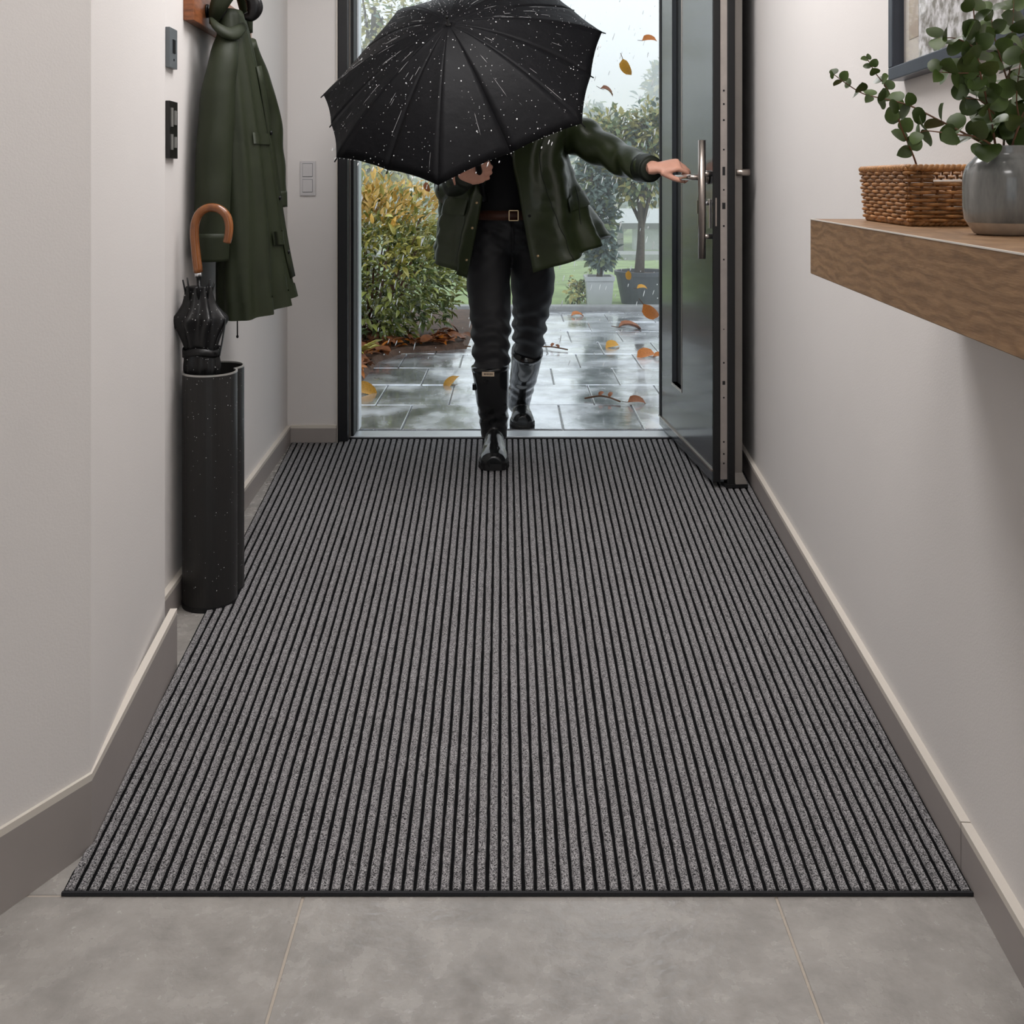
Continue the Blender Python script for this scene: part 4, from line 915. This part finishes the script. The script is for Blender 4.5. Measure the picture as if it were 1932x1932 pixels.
# rain
bm = BM()
for _ in range(900):
    d = U(4.95, 9.0); x, y = U(660, 1260), U(0, 690); p = P(x, y, d)
    if p.z < .02 or p.x > .78 + (d - 4.9) * .1: continue
    r = U(.0016, .0038); ln = r * random.choice((1.2, 1.5, 2, 5, 8)); q = Matrix.Rotation(U(.15, .35), 4, 'Y')
    bmesh.ops.create_icosphere(bm, subdivisions=1, radius=1, matrix=Matrix.Translation(p) @ q @ Matrix.Diagonal((r, r, ln, 1)))
rn = obj('rain_drops', bm, M['drop'], None, True); meta(rn, 'falling rain drops in front of the garden', 'rain', kind='stuff')

# ================================================================== PERSON
pr = thing('person', 'person in a dark olive rain jacket and black boots stepping in under the umbrella', 'person', (-.03, 4.4, 0))
FZ = .0095
# --- hands
def hand(bm, wrist, f, n, thumb, scale=1.0, curl=(.9, .9, .6), thumbdir=None, spread=.06, fore=None):
    """palm plus five bent fingers fused later; f forearm-to-fingers, n back of the hand, thumb = +1/-1 side of s = n x f"""
    f = V(f).normalized(); n = V(n); n = (n - f * n.dot(f)).normalized(); s = n.cross(f); k = scale; w = V(wrist)
    rings = []
    for t, hw, hh, dn_ in ((-.03, .026, .020, 0), (.0, .027, .019, 0), (.02, .033, .018, -.002), (.045, .040, .0165, -.003), (.07, .0425, .014, -.002), (.09, .040, .012, -.001), (.098, .034, .009, -.001)):
        c = w + f * t * k + n * dn_ * k
        rings.append([c + (s * math.cos(a) * hw + n * math.sin(a) * hh) * k for a in [2 * math.pi * q / 16 for q in range(16)]])
    loft(bm, rings)
    ell(bm, w + (f * .04 + s * thumb * .026 - n * .008) * k, (.018 * k, .018 * k, .018 * k), None, 12)   # thumb mound
    for i, (off_, ln, rd) in enumerate(((.030, (.042, .026, .020), .0088), (.0105, (.046, .029, .022), .0092), (-.0095, (.043, .027, .021), .0088), (-.028, (.034, .021, .018), .0078))):
        p = w + (f * (.088 - .004 * abs(i - 1.2)) + s * thumb * off_ - n * .002) * k; pts = [p - f * .02 * k, p]; rad = [rd * 1.15 * k, rd * 1.12 * k]
        d = (f + s * thumb * spread * (1.2 - i)).normalized(); ang = 0
        for j, l in enumerate(ln):
            ang += curl[j] * (1 + .07 * i); dd = (d * math.cos(ang) - n * math.sin(ang)).normalized()
            p = p + dd * l * k; pts.append(p); rad.append(rd * (1.02, .94, .74)[j] * k)
        sm = cr(pts, 4); tube(bm, sm, crs(rad, 4), 12); ell(bm, pts[-1], (rad[-1],) * 3, None, 10)
    td = thumbdir or (.62, .55, -.45)
    p = w + (f * .022 + s * thumb * .028 - n * .006) * k; pts = [p]; rad = [.014 * k]
    d = (f * td[0] + s * thumb * td[1] + n * td[2]).normalized()
    d2 = (d * .8 + f * .45).normalized()
    for dd, l, r_ in ((d, .036, .0115), ((d + d2).normalized(), .03, .0105), (d2, .024, .008)):
        p = p + dd * l * k; pts.append(p); rad.append(r_ * k)
    tube(bm, cr(pts, 4), crs(rad, 4), 12); ell(bm, pts[-1], (rad[-1],) * 3, None, 10)
    if fore is not None: tube(bm, [V(fore), w - f * .01], [.036 * k, .0265 * k], 16)
body_bm = BM()
# torso, neck, legs
tube(body_bm, cr([P(958, 455, 4.44), P(955, 405, 4.44), P(965, 330, 4.44), P(976, 260, 4.43), P(978, 215, 4.43), P(978, 200, 4.43)], 5), crs([.095, .09, .092, .098, .085, .06], 5), 24, True, 1.25, (1, 0, 0))
tube(body_bm, [P(978, 225, 4.44), P(977, 175, 4.42), P(976, 140, 4.40)], [.07, .056, .055], 18)
hd_c = P(975, 122, 4.385)
ell(body_bm, hd_c + V((0, .012, .035)), (.076, .095, .092), None, 24)      # skull
ell(body_bm, hd_c + V((0, -.022, -.035)), (.060, .070, .082), None, 24)    # face and jaw
ell(body_bm, hd_c + V((0, -.055, -.088)), (.030, .026, .022), None, 14)    # chin
tube(body_bm, [hd_c + V((0, -.088, .012)), hd_c + V((0, -.102, -.02)), hd_c + V((0, -.100, -.032))], [.009, .0135, .012], 10)
for sx in (-1, 1):
    ell(body_bm, hd_c + V((sx * .014, -.09, -.03)), (.009, .01, .008), None, 10)
    ell(body_bm, hd_c + V((sx * .078, .01, -.005)), (.010, .022, .034), None, 12)
    ell(body_bm, hd_c + V((sx * .032, -.082, .022)), (.024, .012, .008), None, 12)
    ell(body_bm, hd_c + V((sx * .038, -.07, -.03)), (.022, .02, .022), None, 12)
ell(body_bm, hd_c + V((0, -.088, -.056)), (.022, .010, .010), None, 12)
shL, shR = P(1050, 246, 4.43), P(898, 255, 4.42)
elL, wrL = P(1170, 298, 4.27), P(1236, 317, 4.045)
elR, wrR = P(850, 358, 4.44), P(868, 336, 4.165)
for a, b, c in ((shL, elL, wrL), (shR, elR, wrR)):
    m_ = P(1120, 273, 4.36) if a is shL else P(862, 318, 4.46); m2_ = P(1207, 313, 4.15) if a is shL else P(856, 348, 4.30)
    tube(body_bm, cr([a.lerp(P(976, 240, 4.43), .35), a, m_, b, m2_, c], 5), crs([.055, .05, .044, .04, .034, .027], 5), 16)
kR, aR = P(927, 605, 4.33), V((-.076, 4.295, .10)); kL, aL = P(1002, 592, 4.60), V((.034, 4.955, .11))
for hp_, k_, a_, toe in ((P(922, 450, 4.44), kR, aR, (-.074, 4.09, .035)), (P(1000, 450, 4.45), kL, aL, (.046, 4.80, .035))):
    tube(body_bm, cr([hp_, hp_.lerp(k_, .5), k_, k_.lerp(a_, .35), a_, V((a_.x, a_.y + .01, .05))], 5), crs([.075, .062, .05, .045, .034, .034], 5), 16)
    tube(body_bm, [V((a_.x, a_.y + .03, .045)), V(toe)], [.038, .026], 12)
hand(body_bm, wrL, (.97, -.06, .16), (-.05, -.55, .83), -1, 1.02, (.62, 1.0, .7), (.8, .38, -.5), .04)
a_umb = (P(845, 43, 3.624) - P(905, 330, 4.174)).normalized()
hand(body_bm, wrR, (.95, -.05, .22), (.0, -1, -.15), 1, 1.0, (.45, 1.1, .9), (.45, .75, -.35), .03)
body_o = unify('body', body_bm, .0042, M['skin'], pr, 3)
# face details
for sx in (-1, 1):
    bm = BM(); ell(bm, hd_c + V((sx * .031, -.078, .006)), (.012, .012, .0095), None, 14); eo = obj('eyeball', bm, M['eye'], body_o, True)
    bm = BM(); ell(bm, hd_c + V((sx * .031, -.0878, .006)), (.0052, .0028, .0052), None, 12); obj('iris', bm, M['iris'], body_o, True)
    bm = BM(); tube(bm, cr([hd_c + V((sx * .014, -.093, .028)), hd_c + V((sx * .034, -.092, .033)), hd_c + V((sx * .052, -.078, .027))], 4), .0035, 8); obj('eyebrow', bm, M['hair'], body_o, True)
bm = BM(); tube(bm, cr([hd_c + V((-.024, -.086, -.056)), hd_c + V((0, -.098, -.054)), hd_c + V((.024, -.086, -.056))], 6), crs([.002, .006, .002], 6), 10, True, .8); obj('lips', bm, M['lip'], body_o, True)
bm = BM(); ell(bm, hd_c + V((0, .018, .042)), (.084, .100, .094), None, 28)
for v in list(bm.verts):
    q = v.co - hd_c
    if q.y < -.04 and q.z < .075: v.co.y = hd_c.y - .035 + .02 * noise.noise(v.co * 60); 
    if q.z < -.03: v.co.z = hd_c.z - .03 + (q.z + .03) * .25
    v.co += (v.co - hd_c).normalized() * .006 * noise.noise(v.co * 45)
obj('hair', bm, M['hair'], pr, True)
# --- trousers
bm = BM()
ell(bm, P(958, 432, 4.44), (.170, .128, .115), None, 28)
loft(bm, [[V((P(956, 405, 4.44).x + w * math.cos(a), 4.44 + d * math.sin(a), z)) for a in [2 * math.pi * k / 32 for k in range(32)]] for z, w, d in ((.93, .172, .128), (.98, .163, .124), (1.035, .156, .12))])
tube(bm, cr([P(922, 448, 4.44), P(921, 520, 4.40), P(926, 590, 4.34), P(927, 640, 4.30), P(927, 690, 4.27), P(927, 740, 4.275)], 6), crs([.100, .096, .086, .080, .074, .055], 6), 28)
tube(bm, cr([P(1000, 448, 4.45), P(1005, 520, 4.51), P(1002, 580, 4.59), P(998, 625, 4.66), P(996, 662, 4.72), P(990, 710, 4.80)], 6), crs([.102, .098, .084, .074, .066, .05], 6), 28)
def tr_disp(p):
    low = max(0, min(1, (.66 - p.z) / .16)); hi = max(0, min(1, (p.z - .8) / .1))
    right = p.x < .02
    s = math.sin(p.z * 95 + 2.6 * math.sin(p.x * 26 + p.y * 9) + p.x * (18 if right else -18)) * .006 * low
    d = .0045 * noise.noise((p.x * 14 + p.z * 9, p.y * 12, p.z * 22 - p.x * 16)) + .005 * noise.noise((p.x * 5, p.y * 5, p.z * 6))
    cr_ = -.006 * math.exp(-((p.x - .003) / .006) ** 2) * (1 if p.y < 4.4 and p.z > .84 else 0)
    return s + d + cr_ + .003 * hi * math.sin(p.z * 120 + p.x * 60)
tro = unify('trousers', bm, .0065, M['trouser'], pr, 5, tr_disp)
for nm, pts in (('fly_seam', [P(968, 418, 4.305), P(970, 450, 4.303), P(968, 474, 4.31)]), ('pocket_seam', [P(905, 418, 4.33), P(896, 440, 4.33), P(888, 452, 4.345)])):
    bm = BM(); tube(bm, cr(pts, 4), .002, 6); obj(nm, bm, M['shirt'], tro, True)
# --- belt and shirt
wx = P(956, 405, 4.44).x
bm = BM(); rg = []
for z, o in ((.988, .004), (.988, .009), (1.028, .009), (1.028, .004)): rg.append([V((wx + (.163 + o) * math.cos(a), 4.44 + (.125 + o) * math.sin(a), z)) for a in [2 * math.pi * k / 64 for k in range(64)]])
loft(bm, rg + [rg[0]], True, False, False); belt = obj('belt', bm, M['belt'], pr, True)
bx, by = P(969, 406, 4.30).x, 4.44 - .134 * math.sqrt(1 - ((P(969, 406, 4.30).x - wx) / .172) ** 2) - .002
bm = BM()
for a in ((bx - .021, bx - .017, .985, 1.031), (bx + .017, bx + .021, .985, 1.031), (bx - .021, bx + .021, .985, .989), (bx - .021, bx + .021, 1.027, 1.031)): box(bm, a[0], a[1], by - .006, by, a[2], a[3])
bevel(bm, .0008, 1); obj('buckle', bm, M['brass'], belt)
bm = BM(); rg = []
for z, w, d, x, y in ((1.0, .155, .118, wx, 4.44), (1.03, .157, .121, wx + .002, 4.44), (1.10, .152, .120, -.008, 4.44), (1.2, .16, .122, .008, 4.44), (1.3, .172, .125, .018, 4.44), (1.38, .180, .118, .024, 4.435), (1.43, .165, .10, .027, 4.435), (1.465, .11, .082, .028, 4.435), (1.49, .072, .072, .028, 4.43), (1.51, .066, .068, .028, 4.428)):
    rg.append([V((x + w * math.cos(a) * (1 + .012 * math.sin(5 * a + z * 30)), y + d * math.sin(a) + .004 * noise.noise((a * 3, z * 12, 1)), z)) for a in [2 * math.pi * k / 40 for k in range(40)]])
bm2 = BM(); loft(bm2, rg); obj('shirt', bm2, M['shirt'], pr, True)
# --- jacket
JC = [  # columns: collar, yoke, chest, waist, hip, hem as (px, py, depth)
 [(958, 182, 4.355), (945, 208, 4.30), (928, 290, 4.26), (913, 360, 4.245), (900, 430, 4.235), (881, 525, 4.225)],
 [(950, 184, 4.36), (915, 210, 4.29), (893, 290, 4.25), (878, 360, 4.225), (866, 430, 4.20), (853, 511, 4.18)],
 [(940, 190, 4.40), (884, 222, 4.34), (866, 290, 4.33), (846, 360, 4.30), (838, 425, 4.28), (832, 499, 4.27)],
 [(938, 190, 4.46), (874, 226, 4.44), (861, 290, 4.44), (840, 360, 4.42), (831, 420, 4.42), (825, 490, 4.42)],
 [(945, 182, 4.51), (896, 216, 4.53), (884, 290, 4.56), (872, 360, 4.58), (862, 420, 4.62), (856, 486, 4.64)],
 [(978, 176, 4.535), (976, 206, 4.56), (975, 290, 4.60), (975, 360, 4.60), (976, 430, 4.65), (985, 500, 4.69)],
 [(1011, 182, 4.51), (1056, 214, 4.53), (1046, 290, 4.56), (1060, 360, 4.58), (1086, 415, 4.62), (1108, 462, 4.65)],
 [(1018, 190, 4.46), (1082, 226, 4.45), (1068, 285, 4.44), (1086, 345, 4.44), (1113, 393, 4.45), (1143, 445, 4.46)],
 [(1016, 190, 4.40), (1072, 222, 4.35), (1060, 288, 4.32), (1076, 355, 4.30), (1102, 410, 4.29), (1130, 462, 4.29)],
 [(1006, 184, 4.36), (1040, 210, 4.28), (1022, 290, 4.24), (1036, 368, 4.21), (1054, 430, 4.19), (1078, 492, 4.17)],
 [(998, 182, 4.355), (988, 208, 4.30), (967, 290, 4.25), (978, 362, 4.23), (990, 430, 4.215), (1006, 515, 4.20)]]
cols = [cr([P(*p) for p in c], 9) for c in JC]                 # along the height
nrow = len(cols[0]); rows = [cr([c[i] for c in cols], 9) for i in range(nrow)]
bm = BM(); ncol = len(rows[0]); grid = []
for i in range(nrow):
    t = i / (nrow - 1); line = []
    for j in range(ncol):
        p = rows[i][j]; c = V((.0 + .01, 4.43, p.z)); n = (p - c); n.z = 0; n.normalize(); s = j / (ncol - 1)
        edge = min(1, min(s, 1 - s) * 14)
        d = (.006 + .022 * max(0, t - .25)) * math.sin(s * 52 + 2.0 * math.sin(t * 5) + 4 * noise.noise((s * 6, t * 2, 3))) * edge
        d += (.012 * noise.noise((s * 14, t * 5, 9)) + .010 * noise.noise((s * 9 + t * 12, t * 16 - s * 8, 2))) * edge
        line.append(bm.verts.new(p + n * d))
    grid.append(line)
for i in range(nrow - 1):
    for j in range(ncol - 1): bm.faces.new([grid[i][j], grid[i + 1][j], grid[i + 1][j + 1], grid[i][j + 1]])
front = [[grid[i][j].co.copy() for i in range(nrow)] for j in range(ncol)]
jk = obj('jacket', bm, M['jacket'], None, True); solid(jk, .005); attach(jk, pr)
# the other sleeve hugs the body, the near one reaches for the lever
def jsleeve(pts3, rad, ph):
    pts = cr(pts3, 10); rr = crs(rad, 10); bm = BM()
    tube(bm, pts, rr, 30, True, 1.0, None, lambda s, a: 1 + 0.12 * math.sin(34 * s + 2.4 * math.sin(a + ph) + ph) * (.35 + .65 * (.5 + .5 * math.sin(a + s * 5 + ph))) * min(1, s * 4) * min(1, (1 - s) * 6) + .05 * noise.noise((math.cos(a) * 1.4, math.sin(a) * 1.4, s * 9 + ph)))
    o = obj('sleeve', bm, M['jacket'], jk, True)
    bm = BM(); tube(bm, pts[-9:], [r * 1.05 for r in rr[-9:]], 30, True); tube(bm, [pts[-1], pts[-1] + (pts[-1] - pts[-2]).normalized() * .006], [rr[-1] * 1.03, rr[-1] * .8], 30)
    obj('cuff', bm, M['cuff'], jk, True)
jsleeve([P(1020, 240, 4.42), P(1070, 248, 4.42), P(1118, 272, 4.36), P(1170, 299, 4.27), P(1208, 314, 4.15), P(1228, 319, 4.07)], [.085, .088, .079, .068, .058, .051], 1.0)
jsleeve([P(920, 245, 4.43), P(888, 265, 4.43), P(862, 320, 4.46), P(850, 360, 4.44), P(854, 352, 4.30), P(878, 335, 4.165)], [.08, .078, .074, .068, .056, .043], 4.0)
bm = BM(); rr = [rows[i] for i in (0, 3)]
loft(bm, [[p + V((0, 0, .045)) + (p - V((.028, 4.43, p.z))) * .1 for p in rows[0]], [p + V((0, 0, .02)) + (p - V((.028, 4.43, p.z))) * .16 for p in rows[0]], [p + (p - V((.028, 4.43, p.z))) * .06 for p in rows[3]]], False); co_ = obj('collar', bm, M['jacket'], jk, True); solid(co_, .006); attach(co_, jk)
for col, zz in ((2, (18, 24, 30, 36, 42)), (ncol - 3, (14, 33, 42))):
    for i in zz:
        p = front[col][i]; bm = BM(); ell(bm, p + V((0, -.004, 0)), (.006, .004, .006), None, 12); obj('snap_button', bm, M['brass'] if col == 2 or i == 42 else M['blackmetal'], jk, True)
for j in (7, ncol - 10):   # placket seams
    bm = BM(); tube(bm, [p + V((0, -.0012, 0)) for p in front[j][12:]], .0016, 6); obj('placket_seam', bm, M['cuff'], jk, True)
bm = BM(); rr = [[front[j][i] + V((0, -.009, 0)) + (front[j][i] - V((0, 4.43, front[j][i].z))).normalized() * .006 for j in range(8, 20)] for i in (29, 31, 33)]; loft(bm, rr, False); obj('pocket_flap', bm, M['jacket'], jk, True)
bm = BM(); rr = [[front[j][i] + (front[j][i] - V((0, 4.43, front[j][i].z))).normalized() * .008 for j in range(ncol - 26, ncol - 14)] for i in (29, 31, 33)]; loft(bm, rr, False); obj('pocket_flap', bm, M['jacket'], jk, True)
bm = BM(); tube(bm, cr([P(1086, 352, 4.36), P(1092, 380, 4.30), P(1094, 405, 4.275), P(1097, 432, 4.262)], 5), .002, 6); obj('waist_cord', bm, M['cuff'], jk, True)
# --- boots
def boot(shaft, rad, foot, tilt, badge, x_front):
    bm = BM(); pts = cr(shaft, 6); rr = crs(rad, 6); tube(bm, pts, rr, 30)
    for i in range(len(foot) - 1): pass
    rg = []
    for (x, y, w, h, z) in foot:
        rg.append([V((x + w * math.cos(a) * (1 if math.sin(a) > -.2 else 1.0), y, z + (h * math.sin(a) if math.sin(a) > 0 else .026 * math.sin(a)))) for a in [2 * math.pi * k / 24 for k in range(24)]])
    loft(bm, rg)
    def disp(p):
        q = max(0, 1 - abs(p.z - .17) / .07); return .003 * q * math.sin(p.z * 130 + 3 * math.sin(p.x * 30)) + .002 * noise.noise(p * 22)
    b = unify('boot', bm, .0045, M['boot'], pr, 4, disp)
    bm = BM(); tube(bm, [pts[0] - (pts[1] - pts[0]).normalized() * .002, pts[1]], [rr[0] * 1.03, rr[1] * 1.03], 30); obj('top_band', bm, M['boot'], b, True)
    bm = BM(); up = [V((x, y, 0)) for x, y, *_ in foot]
    outl = [(x + w * 1.07, y) for x, y, w, h, z in foot] + [(x - w * 1.07, y) for x, y, w, h, z in foot][::-1]
    zb = min(z for *_, z in foot) - .028
    loft(bm, [[V((x, y, zb)) for x, y in outl], [V((x, y, zb + .026)) for x, y in outl]]); obj('boot_sole', bm, M['sole'], b)
    for k in range(len(foot) * 2 - 3):
        f = k / (len(foot) * 2 - 3) * (len(foot) - 2) + .6; i = int(f); x, y, w, *_ = [foot[i][q] + (foot[min(i + 1, len(foot) - 1)][q] - foot[i][q]) * (f - i) for q in range(3)]
        bm = BM(); box(bm, x - w * 1.09, x + w * 1.09, y - .005, y + .005, zb + .002, zb + .014); obj('tread_lug', bm, M['sole'], b)
    c, n, wd, ht = badge; c = V(c); n = V(n).normalized(); sx = V((-n.y, n.x, 0)).normalized() * -1; uz = V((0, 0, 1))
    bm = BM(); hexa(bm, [c + sx * a * wd + n * k for a, k in ((-.5, -.002), (.5, -.002), (.5, .002), (-.5, .002))] + [c + uz * ht + sx * a * wd + n * k for a, k in ((-.5, -.002), (.5, -.002), (.5, .002), (-.5, .002))]); bd = obj('badge', bm, M['badge'], b)
    bm = BM()
    for k in range(6):
        a0 = -.36 + .125 * k
        hexa(bm, [c + uz * ht * .3 + sx * a * wd + n * q for a, q in ((a0, .001), (a0 + .075, .001), (a0 + .075, .0026), (a0, .0026))] + [c + uz * ht * .7 + sx * a * wd + n * q for a, q in ((a0, .001), (a0 + .075, .001), (a0 + .075, .0026), (a0, .0026))])
    obj('badge_print', bm, M['ink'], bd)
    return b
fx = -.073
b1 = boot([P(925, 690, 4.262), P(928, 735, 4.268), P(931, 780, 4.285), P(932, 815, 4.295), V((-.076, 4.29, .075))], [.077, .071, .062, .056, .052],
     [(fx, 4.345, .020, .05, .038), (fx, 4.33, .034, .085, .038), (fx, 4.27, .042, .10, .038), (fx, 4.20, .046, .082, .038), (fx, 4.14, .055, .058, .039), (fx, 4.09, .057, .046, .040), (fx, 4.06, .049, .038, .040), (fx, 4.04, .030, .026, .039)], 0,
     (P(921, 710, 4.186), (-.05, -1, .05), .050, .018), fx)
b2 = boot([P(995, 662, 4.705), P(990, 700, 4.78), P(983, 735, 4.87), P(979, 760, 4.94), V((.036, 4.965, .08))], [.071, .066, .058, .054, .052],
     [(.040, 5.03, .020, .05, .03), (.041, 5.015, .034, .085, .03), (.043, 4.96, .042, .10, .03), (.045, 4.90, .044, .082, .03), (.047, 4.85, .052, .060, .03), (.048, 4.80, .055, .052, .031), (.048, 4.775, .047, .044, .031), (.048, 4.76, .028, .028, .031)], 0,
     (P(998, 689, 4.668), (.1, -1, .35), .044, .015), .048)
bm = BM(); box(bm, *sorted((P(895, 715, 4.25).x - .008, P(895, 715, 4.25).x + .01)), 4.245, 4.275, .285, .31); bevel(bm, .002); obj('side_buckle', bm, M['blackmetal'], b1)

# ================================================================== OPEN UMBRELLA
ub = thing('open_umbrella', 'large open black umbrella beaded with rain, tilted in front of the person', 'umbrella', P(905, 330, 4.174))
HUB = P(846, 46, 3.624); AX = a_umb; RC = HUB - AX * .222
def onplane(px, py):
    d = (P(px, py, 4.0) - V((0, 0, EYE))); o = V((0, 0, EYE)); t = (RC - o).dot(AX) / d.dot(AX); return o + d * t
tips = [onplane(*q) for q in ((610, 178), (635, 297), (827, 350), (1098, 233), (1136, 60), (1030, -25))]
tips += [RC * 2 - tips[2] + (tips[2] - RC) * .08, onplane(750, 20)]
full = []
for k in range(8):
    a, b = tips[k], tips[(k + 1) % 8]; full += [a, a.lerp(b, .5) + ((a.lerp(b, .5)) - RC).normalized() * -.006]
NT = 18
def ribcurve(tip):
    h = (HUB - tip).dot(AX); rad = tip - (HUB - AX * h); o = []
    for i in range(NT + 1):
        t = i / NT; o.append(HUB + rad * t - AX * h * t ** 1.75)
    return o
rc = [ribcurve(p) for p in full]
for k in range(16):
    A, B = rc[k], rc[(k + 1) % 16]; bm = BM(); rows_ = []; ns = 8
    for i in range(NT + 1):
        t = i / NT; row = []
        for j in range(ns + 1):
            s = j / ns; q = 4 * s * (1 - s); p = A[i].lerp(B[i], s)
            p = p + (HUB - p) * (.014 * q * t ** 6) - AX * (.0045 * q * t * (1.15 - t))
            p = p + AX * .0022 * noise.noise((k * 3.1 + s * 9, t * 2.2, s * 4)) * t
            row.append(bm.verts.new(p))
        rows_.append(row)
    for i in range(NT):
        for j in range(ns):
            bm.faces.new([rows_[i][j], rows_[i + 1][j], rows_[i + 1][j + 1], rows_[i][j + 1]] if i else [rows_[0][j], rows_[1][j], rows_[1][j + 1]])
    bmesh.ops.remove_doubles(bm, verts=bm.verts, dist=1e-6)
    pn = obj('canopy_panel', bm, M['raintex'], None, True); solid(pn, .0009); attach(pn, ub)
for k in range(16):
    big = k % 2 == 0; off_ = AX * -.0035; pts = [p + off_ for p in rc[k][1:]]; d = (pts[-1] - pts[-2]).normalized(); pts.append(pts[-1] + d * (.016 if big else .012))
    bm = BM(); tube(bm, pts, [.0022] * (len(pts) - 2) + [.0026, .0024], 7); obj('rib', bm, M['blackmetal'], ub, True)
for k in range(0, 16, 2):
    s = HUB - AX * .30; e = rc[k][9] - AX * .006; bm = BM(); tube(bm, [s, e], .002, 6); obj('stretcher', bm, M['blackmetal'], ub, True)
bm = BM(); tube(bm, [HUB - AX * .005, HUB - AX * .72], .0055, 14); obj('shaft', bm, M['blackmetal'], ub, True)
bm = BM(); tube(bm, [HUB - AX * .28, HUB - AX * .325], .010, 14); obj('runner', bm, M['blackmetal'], ub, True)
bm = BM(); tube(bm, [HUB - AX * .002, HUB + AX * .004, HUB + AX * .006, HUB + AX * .03], [.014, .011, .005, .005], 14); ell(bm, HUB + AX * .032, (.0068,) * 3, None, 12); obj('top_ferrule', bm, M['blackmetal'], ub, True)
he = HUB - AX * .915
bm = BM(); tube(bm, cr([HUB - AX * .70, HUB - AX * .74, HUB - AX * .86, he], 5), crs([.0115, .0135, .0135, .0145], 5), 18); obj('grip', bm, M['blackmetal'], ub, True)
sp = []
for _ in range(900):
    k = random.randrange(16); A, B = rc[k], rc[(k + 1) % 16]; t = math.sqrt(U(.01, 1)); s = U(.03, .97); i = min(int(t * NT), NT - 1); f = t * NT - i
    p = A[i].lerp(A[i + 1], f).lerp(B[i].lerp(B[i + 1], f), s); q = 4 * s * (1 - s); p = p + (HUB - p) * (.014 * q * t ** 6) - AX * (.0045 * q * t * (1.15 - t))
    n = (A[i + 1] - A[i]).cross(B[i] - A[i]).normalized(); n = n if n.dot(AX) > 0 else -n
    sp.append((p + n * .0008, n, U(.0008, .0017) if R() < .9 else U(.002, .003)))
for k in range(2, 8):   # drips hanging along the lower edge
    A, B = full[k], full[k + 1]
    for _ in range(14):
        s = R(); q = 4 * s * (1 - s); p = A.lerp(B, s); p = p + (HUB - p) * .014 * q; sp.append((p + V((0, -.001, -.002)), (0, 0, 1), U(.0012, .0024)))
droplets('water_beads', sp, ub)
bm = BM()
for k in (2, 3, 4, 5, 6, 7, 8):
    for _ in range(3):
        p = full[k].lerp(full[k - 1], U(0, .6)) + V((U(-.01, .01), -.002, -U(.0, .03))); r = U(.0016, .0026)
        bmesh.ops.create_icosphere(bm, subdivisions=1, radius=1, matrix=Matrix.Translation(p) @ Matrix.Rotation(.3, 4, 'Y') @ Matrix.Diagonal((r, r, r * U(2, 5), 1)))
tr_ = BM()
for _ in range(60):
    k = random.randrange(16); A, B = rc[k], rc[(k + 1) % 16]; s = U(.06, .94); t0 = U(.25, .85); t1 = min(.98, t0 + U(.03, .16)); pts = []
    for q_ in range(7):
        t = t0 + (t1 - t0) * q_ / 6; i = min(int(t * NT), NT - 1); f = t * NT - i; ss = s + .01 * noise.noise((t * 9, k, s * 5)); q = 4 * ss * (1 - ss)
        p = A[i].lerp(A[i + 1], f).lerp(B[i].lerp(B[i + 1], f), ss); pts.append(p + (HUB - p) * (.014 * q * t ** 6) - AX * (.0045 * q * t * (1.15 - t)) + AX * .0012)
    tube(tr_, pts, [.0001, .0003, .00035, .0003, .0004, .0003, .0001], 5)
o = obj('water_trails', tr_, M['drop'], ub, True); o['kind'] = 'stuff'
o = obj('falling_drips', bm, M['drop'], ub, True); o['kind'] = 'stuff'

# thin rain mist over the garden
bm = BM(); box(bm, -16, 16, 7.3, 40, -.02, 4.6); mi = obj('garden_mist', bm, None, None); meta(mi, 'thin rain mist hanging over the far garden', 'mist', kind='stuff')
m = bpy.data.materials.new('mist'); m.use_nodes = True; t = m.node_tree; t.nodes.clear(); o_ = t.nodes.new('ShaderNodeOutputMaterial'); vs_ = t.nodes.new('ShaderNodeVolumeScatter')
vs_.inputs['Color'].default_value = (.93, .96, 1, 1); vs_.inputs['Density'].default_value = .045; vs_.inputs['Anisotropy'].default_value = .2
t.links.new(vs_.outputs[0], o_.inputs['Volume']); mi.data.materials.append(m)
